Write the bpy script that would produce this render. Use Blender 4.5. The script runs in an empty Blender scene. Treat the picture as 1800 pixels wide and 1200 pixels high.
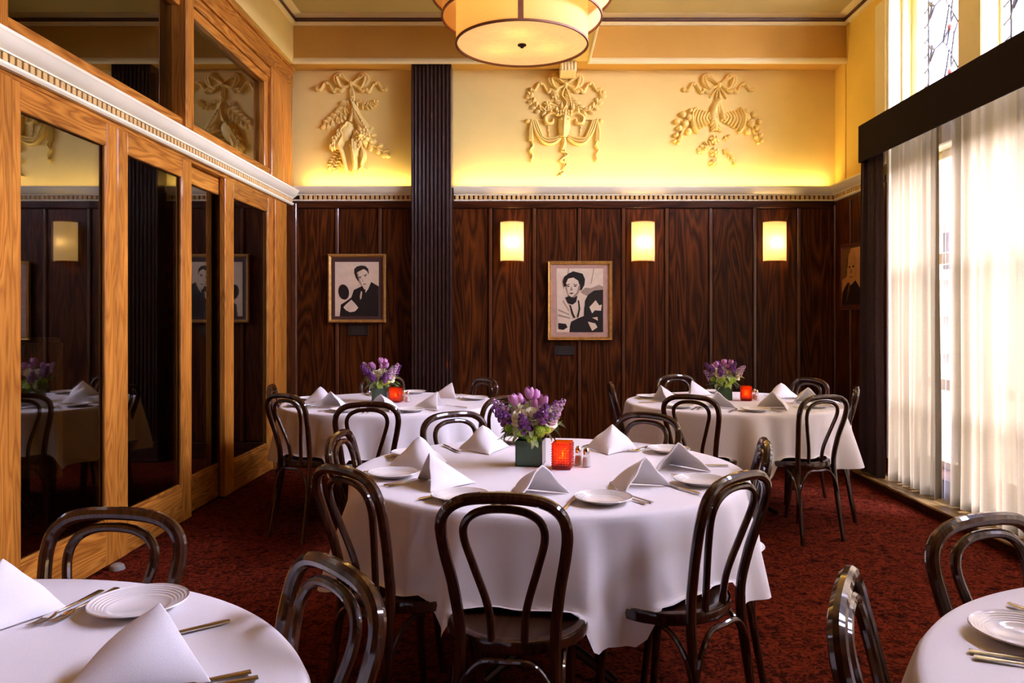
import bpy, math, random
from mathutils import Vector, Matrix

R = math.radians
sc = bpy.context.scene
col = sc.collection

# ------------------------------------------------------------------ camera
F = 1357.0            # focal length in photo pixels (1800 wide)
VX, VY = 928.0, 560.0  # vanishing point of the room's depth
EYE = 1.34
cam_d = bpy.data.cameras.new('camera')
cam = bpy.data.objects.new('camera', cam_d)
col.objects.link(cam)
cam.location = (0, 0, EYE)
cam.rotation_euler = (R(90), 0, 0)
cam_d.sensor_width = 36.0
cam_d.lens = 36.0 * F / 1800.0
cam_d.shift_x = (900 - VX) / 1800.0
cam_d.shift_y = (VY - 600) / 1800.0
cam_d.clip_start = 0.05
sc.camera = cam

# ------------------------------------------------------------------ daylight
w = bpy.data.worlds.new('sky'); sc.world = w
w.use_nodes = True
bg = w.node_tree.nodes['Background']
bg.inputs[0].default_value = (0.68, 0.70, 1.0, 1)
bg.inputs[1].default_value = 3.0

def area_light(name, loc, rot, sx, sy, power, color, spread=180):
    d = bpy.data.lights.new(name, 'AREA'); d.shape = 'RECTANGLE'
    d.size, d.size_y = sx, sy; d.energy = power; d.color = color; d.spread = R(spread)
    o = bpy.data.objects.new(name, d); col.objects.link(o)
    o.location = loc; o.rotation_euler = rot
    return o
# bright sky seen over the street by the window wall (stands beyond the glass, out in the open)
area_light('street_daylight', (6.9, 3.2, 6.0), (0, R(60), 0), 6.5, 9.0, 26500, (0.655, 0.645, .97))

sun_d = bpy.data.lights.new('sun', 'SUN'); sun_d.energy = 5.0; sun_d.angle = R(1.0); sun_d.color = (1., .95, .88)
sun = bpy.data.objects.new('sun', sun_d); col.objects.link(sun)   # over the roof, onto the houses across the street
sun.rotation_euler = (R(12), R(-48), 0)

vs = sc.view_settings
vs.view_transform = 'Standard'; vs.look = 'None'; vs.gamma = 1.0; vs.use_curve_mapping = False
vs.exposure = 0.0
sc.cycles.use_denoising = True
sc.cycles.max_bounces = 10
sc.cycles.diffuse_bounces = 5
sc.cycles.glossy_bounces = 5
sc.cycles.transmission_bounces = 8
sc.cycles.transparent_max_bounces = 16
sc.cycles.sample_clamp_indirect = 6.0
sc.cycles.caustics_reflective = False
sc.cycles.caustics_refractive = False

# ------------------------------------------------------------------ materials
def nt_new(name):
    m = bpy.data.materials.new(name); m.use_nodes = True
    nt = m.node_tree
    for n in list(nt.nodes): nt.nodes.remove(n)
    out = nt.nodes.new('ShaderNodeOutputMaterial')
    return m, nt, out
def N(nt, t, **kw):
    n = nt.nodes.new(t)
    for k, v in kw.items():
        if k.startswith('_'): setattr(n, k[1:], v)
        else:
            n.inputs[k.replace('__', ' ')].default_value = v
    return n
def L(nt, a, b): nt.links.new(a, b)
def ramp(nt, stops):
    n = nt.nodes.new('ShaderNodeValToRGB')
    el = n.color_ramp.elements
    while len(el) < len(stops): el.new(0.5)
    for e, (p, c) in zip(el, stops):
        e.position = p; e.color = (c[0], c[1], c[2], 1)
    return n
def mixc(nt, fac, a, b, mode='MIX'):
    n = nt.nodes.new('ShaderNodeMix'); n.data_type = 'RGBA'; n.blend_type = mode
    if isinstance(fac, (int, float)): n.inputs[0].default_value = fac
    else: L(nt, fac, n.inputs[0])
    for s, v in ((n.inputs[6], a), (n.inputs[7], b)):
        if isinstance(v, tuple): s.default_value = (*v, 1)
        else: L(nt, v, s)
    return n.outputs[2]
def pbsdf(nt, out, color, rough=.5, metal=0., coat=0., bump=None, spec=None, sheen=0., coat_rough=.08):
    b = nt.nodes.new('ShaderNodeBsdfPrincipled')
    if isinstance(color, tuple): b.inputs['Base Color'].default_value = (*color, 1)
    else: L(nt, color, b.inputs['Base Color'])
    if isinstance(rough, (int, float)): b.inputs['Roughness'].default_value = rough
    else: L(nt, rough, b.inputs['Roughness'])
    b.inputs['Metallic'].default_value = metal
    b.inputs['Coat Weight'].default_value = coat
    b.inputs['Coat Roughness'].default_value = coat_rough
    b.inputs['Sheen Weight'].default_value = sheen
    if spec is not None: b.inputs['Specular IOR Level'].default_value = spec
    if bump is not None: L(nt, bump, b.inputs['Normal'])
    if out is not None: L(nt, b.outputs[0], out.inputs[0])
    return b
def coords(nt, scale=(1, 1, 1), rand=True):
    tc = nt.nodes.new('ShaderNodeTexCoord')
    v = tc.outputs['Object']
    if rand:
        oi = nt.nodes.new('ShaderNodeObjectInfo')
        mu = nt.nodes.new('ShaderNodeMath'); mu.operation = 'MULTIPLY'; mu.inputs[1].default_value = 37.0
        L(nt, oi.outputs['Random'], mu.inputs[0])
        ad = nt.nodes.new('ShaderNodeVectorMath'); ad.operation = 'ADD'
        L(nt, v, ad.inputs[0]); L(nt, mu.outputs[0], ad.inputs[1]); v = ad.outputs[0]
    mp = nt.nodes.new('ShaderNodeMapping'); mp.inputs['Scale'].default_value = scale
    L(nt, v, mp.inputs['Vector'])
    return mp.outputs[0]
def bump_of(nt, h, strength, dist=.01):
    b = nt.nodes.new('ShaderNodeBump'); b.inputs['Strength'].default_value = strength; b.inputs['Distance'].default_value = dist
    L(nt, h, b.inputs['Height']); return b.outputs[0]

def mat_plain(name, c, rough=.5, metal=0., coat=0., var=.12, scale=18., bump=0., sheen=0., spec=None):
    m, nt, out = nt_new(name)
    n = N(nt, 'ShaderNodeTexNoise', Scale=scale, Detail=4.)
    L(nt, coords(nt), n.inputs['Vector'])
    lo = tuple(x * (1 - var) for x in c); hi = tuple(min(1, x * (1 + var)) for x in c)
    r = ramp(nt, [(.3, lo), (.7, hi)]); L(nt, n.outputs[0], r.inputs[0])
    pbsdf(nt, out, r.outputs[0], rough, metal, coat, bump_of(nt, n.outputs[0], bump) if bump else None, spec, sheen)
    return m
def mat_wood(name, dark, mid, light, axis='z', s=1., rough=.4, coat=.2, contour=.5, bump=.06, crough=.07, spec=.12):
    m, nt, out = nt_new(name)
    def sc3(across, along): return tuple(along if a == axis else across for a in 'xyz')
    n1 = N(nt, 'ShaderNodeTexNoise', Scale=1., Detail=2., Distortion=.3)
    L(nt, coords(nt, sc3(5 * s, .55 * s)), n1.inputs['Vector'])
    mu = N(nt, 'ShaderNodeMath', _operation='MULTIPLY'); mu.inputs[1].default_value = 26
    L(nt, n1.outputs[0], mu.inputs[0])
    pp = N(nt, 'ShaderNodeMath', _operation='PINGPONG'); pp.inputs[1].default_value = 1.
    L(nt, mu.outputs[0], pp.inputs[0])
    n2 = N(nt, 'ShaderNodeTexNoise', Scale=1., Detail=6., Roughness=.7)
    L(nt, coords(nt, sc3(110 * s, 3.2 * s)), n2.inputs['Vector'])
    n3 = N(nt, 'ShaderNodeTexNoise', Scale=1., Detail=2.)
    L(nt, coords(nt, sc3(3 * s, .5 * s)), n3.inputs['Vector'])
    mx = N(nt, 'ShaderNodeMix'); mx.inputs[0].default_value = contour
    L(nt, n2.outputs[0], mx.inputs[2]); L(nt, pp.outputs[0], mx.inputs[3])
    r = ramp(nt, [(.18, dark), (.5, mid), (.85, light)]); L(nt, mx.outputs[0], r.inputs[0])
    r2 = ramp(nt, [(.3, (.62, .60, .58)), (.7, (1.1, 1.1, 1.1))]); L(nt, n3.outputs[0], r2.inputs[0])
    c = mixc(nt, 1., r.outputs[0], r2.outputs[0], 'MULTIPLY')
    pbsdf(nt, out, c, rough, 0, coat, bump_of(nt, n2.outputs[0], bump, .004), coat_rough=crough, spec=spec)
    return m
def fresnel(nt, ior):
    # the same reflectance on both faces of a thin pane
    g = nt.nodes.new('ShaderNodeNewGeometry')
    mr = N(nt, 'ShaderNodeMapRange'); L(nt, g.outputs['Backfacing'], mr.inputs[0])
    mr.inputs['To Min'].default_value = ior; mr.inputs['To Max'].default_value = 1. / ior
    fr = N(nt, 'ShaderNodeFresnel'); L(nt, mr.outputs[0], fr.inputs['IOR'])
    return fr
def mat_glass(name, tint=(1, 1, 1), ior=1.5, add=0., rough=0.0):
    m, nt, out = nt_new(name)
    fr = fresnel(nt, ior)
    ad = N(nt, 'ShaderNodeMath', _operation='ADD', _use_clamp=True); ad.inputs[1].default_value = add
    L(nt, fr.outputs[0], ad.inputs[0])
    t = N(nt, 'ShaderNodeBsdfTransparent', Color=(*tint, 1)); g = N(nt, 'ShaderNodeBsdfGlossy', Roughness=rough)
    mx = N(nt, 'ShaderNodeMixShader'); L(nt, ad.outputs[0], mx.inputs[0]); L(nt, t.outputs[0], mx.inputs[1]); L(nt, g.outputs[0], mx.inputs[2])
    L(nt, mx.outputs[0], out.inputs[0]); return m
def mat_fabric(name, c, transl, transp, weave=(300, 300, 300), rough=.9, emit=None, estr=0.):
    """cloth that lets light through: diffuse + translucent (+ open weave)"""
    m, nt, out = nt_new(name)
    n = N(nt, 'ShaderNodeTexNoise', Scale=1., Detail=3.)
    L(nt, coords(nt, weave), n.inputs['Vector'])
    r = ramp(nt, [(.25, tuple(x * .86 for x in c)), (.75, c)]); L(nt, n.outputs[0], r.inputs[0])
    d = N(nt, 'ShaderNodeBsdfDiffuse'); t = N(nt, 'ShaderNodeBsdfTranslucent')
    L(nt, r.outputs[0], d.inputs[0]); L(nt, r.outputs[0], t.inputs[0])
    mx = N(nt, 'ShaderNodeMixShader', Fac=transl); L(nt, d.outputs[0], mx.inputs[1]); L(nt, t.outputs[0], mx.inputs[2])
    last = mx.outputs[0]
    if transp:
        tr = N(nt, 'ShaderNodeBsdfTransparent'); m2 = N(nt, 'ShaderNodeMixShader', Fac=transp)
        L(nt, last, m2.inputs[1]); L(nt, tr.outputs[0], m2.inputs[2]); last = m2.outputs[0]
    if emit:
        e = N(nt, 'ShaderNodeEmission', Color=(*emit, 1), Strength=estr); a = nt.nodes.new('ShaderNodeAddShader')
        L(nt, last, a.inputs[0]); L(nt, e.outputs[0], a.inputs[1]); last = a.outputs[0]
    L(nt, last, out.inputs[0]); return m
def mat_emit(name, c, s):
    m, nt, out = nt_new(name)
    e = N(nt, 'ShaderNodeEmission', Color=(*c, 1), Strength=s); L(nt, e.outputs[0], out.inputs[0]); return m
def mat_carpet():
    m, nt, out = nt_new('carpet')
    v = coords(nt, (1, 1, 1), False)
    n1 = N(nt, 'ShaderNodeTexNoise', Scale=26., Detail=2., Distortion=2.2); L(nt, v, n1.inputs['Vector'])
    n2 = N(nt, 'ShaderNodeTexNoise', Scale=420., Detail=2.); L(nt, v, n2.inputs['Vector'])
    vo = N(nt, 'ShaderNodeTexVoronoi', Scale=15.); vo.feature = 'SMOOTH_F1'; L(nt, v, vo.inputs['Vector'])
    r1 = ramp(nt, [(.38, (.034, .006, .002)), (.50, (.120, .016, .006)), (.66, (.185, .027, .010))]); L(nt, n1.outputs[0], r1.inputs[0])
    r2 = ramp(nt, [(.1, (.35, .3, .3)), (.32, (1, 1, 1))]); L(nt, vo.outputs[0], r2.inputs[0])
    r3 = ramp(nt, [(.3, (.5, .5, .5)), (.7, (1.25, 1.2, 1.2))]); L(nt, n2.outputs[0], r3.inputs[0])
    c = mixc(nt, 1., r1.outputs[0], r2.outputs[0], 'MULTIPLY'); c = mixc(nt, 1., c, r3.outputs[0], 'MULTIPLY')
    pbsdf(nt, out, c, 1., bump=bump_of(nt, n2.outputs[0], .6, .006), spec=.03, sheen=.0); return m

M = {}
M['carpet'] = mat_carpet()
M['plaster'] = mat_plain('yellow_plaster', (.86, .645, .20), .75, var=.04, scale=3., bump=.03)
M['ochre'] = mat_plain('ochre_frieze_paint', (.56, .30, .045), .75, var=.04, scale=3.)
M['ochre_wall'] = mat_plain('ochre_wall_paint', (.84, .56, .085), .75, var=.04, scale=3.)
M['cream'] = mat_plain('cream_paint', (.88, .74, .38), .45, var=.04, scale=5.)
M['white'] = mat_plain('white_paint', (.92, .86, .60), .4, var=.03, scale=5.)
M['olive'] = mat_plain('olive_ceiling_paint', (.44, .35, .13), .8, var=.05, scale=2.)
M['groove'] = mat_plain('dark_red_paint', (.09, .03, .015), .5)
M['dentil'] = mat_plain('gilt_paint', (.62, .40, .13), .45, var=.1)
M['oak_v'] = mat_wood('oak_upright', (.20, .055, .006), (.46, .17, .022), (.66, .285, .045), 'z', 1.6, .42, .12, .30)
M['oak_h'] = mat_wood('oak_lengthwise', (.20, .055, .006), (.46, .17, .022), (.66, .285, .045), 'y', 1.6, .42, .12, .42)
M['walnut'] = mat_wood('dark_stained_wood', (.012, .0026, .0005), (.062, .0145, .0022), (.14, .036, .0052), 'z', 1., .42, .03, .45)
M['walnut_h'] = mat_wood('dark_stained_wood_rail', (.012, .0026, .0007), (.048, .012, .003), (.09, .025, .006), 'x', 1., .42, .03, .4)
M['batten'] = mat_plain('batten_varnish', (.095, .030, .010), .28, coat=.4, var=.2, scale=8., spec=.3)
M['column'] = mat_plain('column_varnish', (.032, .013, .009), .32, coat=.7, var=.25, scale=12., spec=.2)
M['bentwood'] = mat_wood('bentwood_varnish', (.010, .0028, .0011), (.036, .0095, .0030), (.070, .020, .0062), 'z', 2., .35, 1., .3, .0, .05, .08)
M['seat'] = mat_wood('seat_varnish', (.014, .005, .002), (.045, .017, .008), (.075, .030, .013), 'y', 2., .3, .6, .4, .03)
M['linen'] = mat_plain('white_linen', (.83, .80, .80), .85, var=.02, scale=300., bump=.05, sheen=.2)
M['napkin'] = mat_plain('napkin_linen', (.86, .84, .84), .85, var=.02, scale=400., bump=.08, sheen=.2)
M['china'] = mat_plain('white_china', (.80, .77, .73), .12, coat=.5, var=.01)
M['steel'] = mat_plain('cutlery_steel', (.72, .68, .62), .16, metal=1., var=.05)
M['glass'] = mat_glass('partition_glass', (.62, .62, .60), 1.9, .12)
M['winglass'] = mat_glass('window_glass', (.96, .97, .98), 1.45)
M['leaded'] = mat_fabric('frosted_leaded_glass', (.88, .90, .92), .9, .75, (20, 20, 20))
M['lead'] = mat_plain('lead_came', (.10, .10, .11), .5, metal=.6)
M['redglass'] = mat_fabric('red_glass', (.75, .08, .05), .8, .1, (20, 20, 20))
M['valance'] = mat_plain('valance_cloth', (.015, .008, .006), .9, var=.15, scale=60., spec=.1)
M['drape'] = mat_plain('drape_velvet', (.040, .020, .019), .75, var=.2, scale=40., spec=.2, sheen=.1)
M['sheer'] = mat_fabric('sheer_voile', (.215, .163, .088), .80, .03, (25, 25, 900))
M['voile'] = mat_fabric('thin_voile', (.88, .80, .70), .6, .72, (25, 25, 900))
M['sconce'] = mat_fabric('sconce_paper', (.92, .72, .40), .75, 0., (160, 160, 12), emit=(1., .60, .19), estr=.55)
M['shade'] = mat_fabric('lamp_linen', (.88, .60, .26), .5, 0., (300, 300, 300), emit=(1., .56, .12), estr=.10)
M['diffuser'] = mat_fabric('lamp_diffuser', (.86, .72, .46), .55, 0., (30, 30, 30), emit=(1., .74, .34), estr=.32)
M['trimtape'] = mat_plain('lamp_tape', (.26, .10, .04), .7)
M['bronze'] = mat_plain('bronze', (.05, .028, .018), .35, metal=.8)
M['bulb'] = mat_emit('bulb_glow', (1., .72, .36), 12.)
M['gold'] = mat_plain('gilt_frame', (.60, .34, .09), .32, metal=.65, var=.2, scale=30.)
M['darkframe'] = mat_plain('dark_red_frame', (.10, .022, .012), .3, coat=.5)
M['mat_dark'] = mat_plain('dark_mount', (.055, .018, .012), .6)
M['mat_pink'] = mat_plain('tan_mount', (.46, .27, .19), .7)
M['sepia_light'] = mat_plain('print_pale', (.72, .58, .40), .35, var=.06, scale=20.)
M['sepia_mid'] = mat_plain('print_mid', (.34, .24, .16), .35, var=.1, scale=30.)
M['sepia_dark'] = mat_plain('print_black', (.014, .010, .008), .35, var=.2)
for _k, _c in (('light', (.52, .25, .07)), ('mid', (.16, .07, .02)), ('dark', (.010, .004, .002))):
    M['aged_' + _k] = mat_plain('aged_print_' + _k, _c, .4, var=.1, scale=25.)
M['plaque'] = mat_plain('plaque_black', (.012, .009, .007), .3, coat=.4)
M['plaque_line'] = mat_plain('plaque_line', (.05, .042, .03), .4)
M['vase'] = mat_plain('green_glass_vase', (.028, .070, .022), .16, coat=.25, spec=.3, var=.15, scale=10.)
M['leaf'] = mat_plain('leaf_green', (.085, .17, .035), .45, var=.45, scale=40.)
M['leafpale'] = mat_plain('leaf_pale', (.38, .46, .20), .5, var=.3, scale=60.)
M['stem'] = mat_plain('stem_green', (.14, .24, .05), .5)
M['tulip'] = mat_plain('tulip_lilac', (.56, .23, .46), .5, var=.25, scale=60.)
M['stock'] = mat_plain('stock_purple', (.115, .012, .13), .6, var=.5, scale=70.)
M['stocklight'] = mat_plain('stock_lilac', (.40, .22, .36), .6, var=.3, scale=70.)
M['rose'] = mat_plain('rose_cream', (.80, .74, .52), .6, var=.1, scale=50.)
M['mum'] = mat_plain('button_flower_lime', (.38, .55, .045), .6, var=.3, scale=120.)
M['salt'] = mat_plain('salt', (.80, .78, .74), .8)
M['pepper'] = mat_plain('pepper', (.32, .22, .12), .9, var=.5, scale=400.)
M['clearglass'] = mat_glass('shaker_glass', (.93, .93, .92), 1.5, .02)
M['flame'] = mat_emit('candle_flame', (1., .55, .15), 18.)
M['wax'] = mat_fabric('candle_wax', (.90, .70, .40), .6, 0., (30, 30, 30))
m, nt, out = nt_new('amber_glass')
_d = N(nt, 'ShaderNodeBsdfTranslucent', Color=(.50, .10, .008, 1)); _t = N(nt, 'ShaderNodeBsdfTransparent', Color=(.98, .40, .055, 1))
_m = N(nt, 'ShaderNodeMixShader', Fac=.66); L(nt, _d.outputs[0], _m.inputs[1]); L(nt, _t.outputs[0], _m.inputs[2])
_g = N(nt, 'ShaderNodeBsdfGlossy', Roughness=.08); _fr = fresnel(nt, 1.5); _m2 = N(nt, 'ShaderNodeMixShader')
L(nt, _fr.outputs[0], _m2.inputs[0]); L(nt, _m.outputs[0], _m2.inputs[1]); L(nt, _g.outputs[0], _m2.inputs[2]); L(nt, _m2.outputs[0], out.inputs[0])
M['amber'] = m
M['rubber'] = mat_plain('door_stop_grey', (.22, .20, .17), .4)
M['facade'] = mat_plain('street_facade', (.66, .58, .48), .9, var=.1, scale=2.)
M['street'] = mat_plain('pavement', (.40, .39, .38), .9)
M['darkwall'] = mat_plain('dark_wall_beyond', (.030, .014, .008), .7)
M['ledge'] = mat_wood('ledge_wood', (.10, .05, .012), (.30, .18, .055), (.42, .27, .09), 'y', 1., .4, .3)

# ------------------------------------------------------------------ mesh helpers
def tag(o, label=None, cat=None, group=None, kind=None):
    if label: o['label'] = label
    if cat: o['category'] = cat
    if group: o['group'] = group
    if kind: o['kind'] = kind
    return o
def empty(name, loc=(0, 0, 0), rz=0., parent=None):
    o = bpy.data.objects.new(name, None); col.objects.link(o)
    o.location = loc; o.rotation_euler = (0, 0, rz); o.empty_display_size = .05
    if parent: o.parent = parent
    return o
def crom(pts, n=8, closed=False):
    P = [Vector(p) for p in pts]; out = []; k = len(P)
    rng = range(k if closed else k - 1)
    for i in rng:
        if closed: a, b, c, d = P[i - 1], P[i], P[(i + 1) % k], P[(i + 2) % k]
        else: a, b, c, d = P[max(i - 1, 0)], P[i], P[i + 1], P[min(i + 2, k - 1)]
        for j in range(n):
            t = j / n
            out.append(.5 * ((2 * b) + (c - a) * t + (2 * a - 5 * b + 4 * c - d) * t * t + (3 * b - a - 3 * c + d) * t ** 3))
    if not closed: out.append(P[-1].copy())
    return out
class MB:
    def __init__(s): s.v = []; s.f = []
    def add(s, vs, fs):
        o = len(s.v); s.v += [tuple(p) for p in vs]; s.f += [tuple(i + o for i in f) for f in fs]; return s
    def box(s, x0, x1, y0, y1, z0, z1, b=0.):
        if x1 < x0: x0, x1 = x1, x0
        if y1 < y0: y0, y1 = y1, y0
        if z1 < z0: z0, z1 = z1, z0
        b = min(b, (x1 - x0) * .45, (y1 - y0) * .45, (z1 - z0) * .45)
        if b <= 0:
            vs = [(x, y, z) for z in (z0, z1) for y in (y0, y1) for x in (x0, x1)]
            return s.add(vs, [(0, 2, 3, 1), (4, 5, 7, 6), (0, 1, 5, 4), (2, 6, 7, 3), (0, 4, 6, 2), (1, 3, 7, 5)])
        vs = []; idx = {}
        lo = (x0, y0, z0); hi = (x1, y1, z1)
        for c in range(8):
            sg = [(c >> k) & 1 for k in range(3)]
            for ax in range(3):
                p = [(hi[k] - b if sg[k] else lo[k] + b) for k in range(3)]
                p[ax] = hi[ax] if sg[ax] else lo[ax]
                idx[(c, ax)] = len(vs); vs.append(p)
        fs = []
        for ax in range(3):
            o1, o2 = (ax + 1) % 3, (ax + 2) % 3
            for sd in (0, 1):
                base = sd << ax
                q = [idx[(base, ax)], idx[(base | 1 << o1, ax)], idx[(base | 1 << o1 | 1 << o2, ax)], idx[(base | 1 << o2, ax)]]
                fs.append(q if sd else q[::-1])
            for a in (0, 1):
                for bb in (0, 1):
                    c0 = a << o1 | bb << o2; c1 = c0 | 1 << ax
                    q = [idx[(c0, o1)], idx[(c1, o1)], idx[(c1, o2)], idx[(c0, o2)]]
                    fs.append(q if (a ^ bb) else q[::-1])
        for c in range(8):
            t = [idx[(c, 0)], idx[(c, 1)], idx[(c, 2)]]
            fs.append(t if bin(c).count('1') % 2 else t[::-1])
        return s.add(vs, fs)
    def tube(s, pts, rad, seg=8, closed=False, cap=True, flat=None):
        P = [Vector(p) for p in pts]; n = len(P)
        rr = rad if isinstance(rad, (list, tuple)) else [rad] * n
        vs = []; up = None
        for i in range(n):
            t = (P[(i + 1) % n] - P[i - 1]) if closed else (P[min(i + 1, n - 1)] - P[max(i - 1, 0)])
            if t.length < 1e-9: t = Vector((0, 0, 1))
            t.normalize()
            if flat is not None:
                u = Vector(flat) - t * t.dot(Vector(flat))
                if u.length < 1e-5: u = t.orthogonal()
            elif up is None: u = t.orthogonal()
            else: u = up - t * t.dot(up)
            u.normalize(); up = u; v = t.cross(u)
            ru, rv = rr[i] if isinstance(rr[i], tuple) else (rr[i], rr[i])
            for k in range(seg):
                a = 2 * math.pi * k / seg
                vs.append(P[i] + u * (ru * math.cos(a)) + v * (rv * math.sin(a)))
        fs = []
        for i in range(n if closed else n - 1):
            j = (i + 1) % n
            for k in range(seg):
                l = (k + 1) % seg
                fs.append((i * seg + k, i * seg + l, j * seg + l, j * seg + k))
        if cap and not closed:
            fs.append(tuple(range(seg))[::-1]); fs.append(tuple((n - 1) * seg + k for k in range(seg)))
        return s.add(vs, fs)
    def lathe(s, prof, c=(0, 0, 0), seg=24, a0=0., a1=2 * math.pi, axis='z'):
        full = abs(a1 - a0 - 2 * math.pi) < 1e-6
        m = seg if full else seg + 1; vs = []
        for r, z in prof:
            for k in range(m):
                a = a0 + (a1 - a0) * k / seg
                vs.append((c[0] + r * math.cos(a), c[1] + r * math.sin(a), c[2] + z))
        fs = []
        for i in range(len(prof) - 1):
            for k in range(seg):
                l = (k + 1) % m
                fs.append((i * m + k, i * m + l, (i + 1) * m + l, (i + 1) * m + k))
        return s.add(vs, fs)
    def ell(s, c, r, rot=None, nu=10, nv=6):
        vs = [(0, 0, 1)]; fs = []
        for i in range(1, nv):
            t = math.pi * i / nv
            for k in range(nu):
                a = 2 * math.pi * k / nu
                vs.append((math.sin(t) * math.cos(a), math.sin(t) * math.sin(a), math.cos(t)))
        vs.append((0, 0, -1)); e = len(vs) - 1
        for k in range(nu):
            l = (k + 1) % nu
            fs.append((0, 1 + k, 1 + l)); fs.append((e, 1 + (nv - 2) * nu + l, 1 + (nv - 2) * nu + k))
            for i in range(nv - 2):
                fs.append((1 + i * nu + k, 1 + (i + 1) * nu + k, 1 + (i + 1) * nu + l, 1 + i * nu + l))
        out = []
        for p in vs:
            q = Vector((p[0] * r[0], p[1] * r[1], p[2] * r[2]))
            if rot is not None: q = rot @ q
            out.append(q + Vector(c))
        return s.add(out, fs)
    def grid(s, fn, nu, nv, wrap=False):
        vs = [fn(i / nu, j / nv) for j in range(nv + 1) for i in range(nu if wrap else nu + 1)]
        m = nu if wrap else nu + 1; fs = []
        for j in range(nv):
            for i in range(nu):
                k = (i + 1) % m
                fs.append((j * m + i, j * m + k, (j + 1) * m + k, (j + 1) * m + i))
        return s.add(vs, fs)
    def prism(s, poly, y0, y1):
        """polygon in (x,z), extruded along y"""
        n = len(poly)
        vs = [(x, y0, z) for x, z in poly] + [(x, y1, z) for x, z in poly]
        fs = [tuple(range(n)), tuple(range(n, 2 * n))[::-1]] + [(i, n + i, n + (i + 1) % n, (i + 1) % n) for i in range(n)]
        return s.add(vs, fs)
    def sweep(s, prof, path):
        """prof: list of (a,z); path: list of (origin xy, out dir xy scaled for the mitre)"""
        n = len(prof); vs = []
        for (x, y), (dx, dy) in path:
            vs += [(x + a * dx, y + a * dy, z) for a, z in prof]
        fs = []
        for i in range(len(path) - 1):
            for k in range(n - 1):
                fs.append((i * n + k, i * n + k + 1, (i + 1) * n + k + 1, (i + 1) * n + k))
        return s.add(vs, fs)
    def mesh(s, name, mat, smooth=35):
        me = bpy.data.meshes.new(name); me.from_pydata(s.v, [], s.f); me.update()
        if mat: me.materials.append(M[mat] if isinstance(mat, str) else mat)
        if smooth:
            me.shade_smooth(); me.set_sharp_from_angle(angle=R(smooth))
        return me
    def build(s, name, mat, parent=None, loc=(0, 0, 0), smooth=35):
        o = bpy.data.objects.new(name, s.mesh(name, mat, smooth)); col.objects.link(o)
        o.location = loc
        if parent: o.parent = parent
        return o
def inst(name, me, parent=None, loc=(0, 0, 0), rot=(0, 0, 0), scale=None):
    o = bpy.data.objects.new(name, me); col.objects.link(o); o.location = loc; o.rotation_euler = rot
    if scale: o.scale = scale
    if parent: o.parent = parent
    return o
def copy_tree(o, parent=None):
    c = o.copy(); col.objects.link(c); c.parent = parent
    for ch in [x for x in o.children]:
        copy_tree(ch, c)
    return c
def struct(o): o['kind'] = 'structure'; return o
def smooth01(t): t = max(0., min(1., t)); return t * t * (3 - 2 * t)

# ================================================================== THE ROOM
XL, XP, XR = -2.25, -2.17, 2.945
YB, YF, Y0 = 7.40, 7.14, -1.6
ZC = 4.13
def wx(px, Y=YB): return (px - VX) * Y / F
def wz(py, Y=YB): return EYE + (VY - py) * Y / F

struct(MB().box(-6.2, XR + .35, Y0 - .1, YB + .2, -.1, 0).build('floor', 'carpet', smooth=0))
struct(MB().box(XP - .2, XR + .35, Y0 - .1, YB + .2, ZC, ZC + .12).build('ceiling', 'olive', smooth=0))
struct(MB().box(XL - .05, XR + .35, Y0 - .12, Y0, 0, ZC).build('wall_rear', 'walnut', smooth=0))

# ---- back wall: plaster above, dark panelling below
wall_back = struct(MB().box(XL - .2, XR + .35, YB, YB + .2, 0, ZC).build('wall_back', 'plaster', smooth=0))
MB().box(XL, XR, YB - .022, YB + .001, 0, 2.46).build('panel_backing', 'walnut', wall_back)
MB().box(XL, XR, YB - .05, YB - .02, 2.395, 2.46, .004).build('top_rail', 'walnut_h', wall_back)
MB().box(XL, XR, YB - .055, YB - .02, 0, .16, .006).build('base_rail', 'walnut_h', wall_back)
bx = [516, 594, 669, 745, 862, 939, 1018, 1095, 1171, 1248, 1325, 1402, 1467]
for a, b in zip(bx[:-1], bx[1:]):
    MB().box(wx(a) + .022, wx(b) - .022, YB - .032, YB - .02, .17, 2.39, .004).build('wood_panel', 'walnut', wall_back)
for a in bx[1:-1]:
    MB().box(wx(a) - .017, wx(a) + .017, YB - .048, YB - .02, .16, 2.395, .007).build('batten', 'batten', wall_back)
MB().box(XL, XL + .05, YB - .07, YB - .02, 0, 2.44, .006).build('batten', 'batten', wall_back)
# projecting beam over the panel, its light edges
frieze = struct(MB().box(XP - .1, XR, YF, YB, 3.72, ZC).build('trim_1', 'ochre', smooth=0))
def ogee(x0, x1, y, z, name, mat, parent, h=.05, d=.03):
    prof = [(0, z - h / 2), (d * .5, z - h / 2), (d, z - h * .2), (d, z + h * .15), (d * .4, z + h / 2), (0, z + h / 2)]
    return MB().sweep(prof, [((x0, y), (0, -1)), ((x1, y), (0, -1))]).build(name, mat, parent)
ogee(XP, .19, YF, 3.722, 'edge_moulding', 'cream', frieze, .055, .025)
ogee(.55, XR, YF, 3.722, 'edge_moulding', 'cream', frieze, .055, .025)
# the ceiling beam that runs toward the room, with its bracket
beam = struct(MB().box(.19, .55, Y0, YF, 3.72, ZC + .01).build('trim_2', 'plaster', smooth=0))
MB().box(.165, .19, Y0, YF, 3.695, 3.745, .006).build('edge_moulding', 'cream', beam)
MB().box(.55, .575, Y0, YF, 3.695, 3.745, .006).build('edge_moulding', 'cream', beam)
br = struct(MB().box(.30, .45, YF - .01, YB, 3.63, 3.72, .006).build('trim_3', 'cream'))
for k in range(5):
    MB().tube([(.315 + k * .03, YF - .012, 3.635), (.315 + k * .03, YF - .012, 3.715)], .011, 8).build('rib', 'cream', br)
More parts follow.
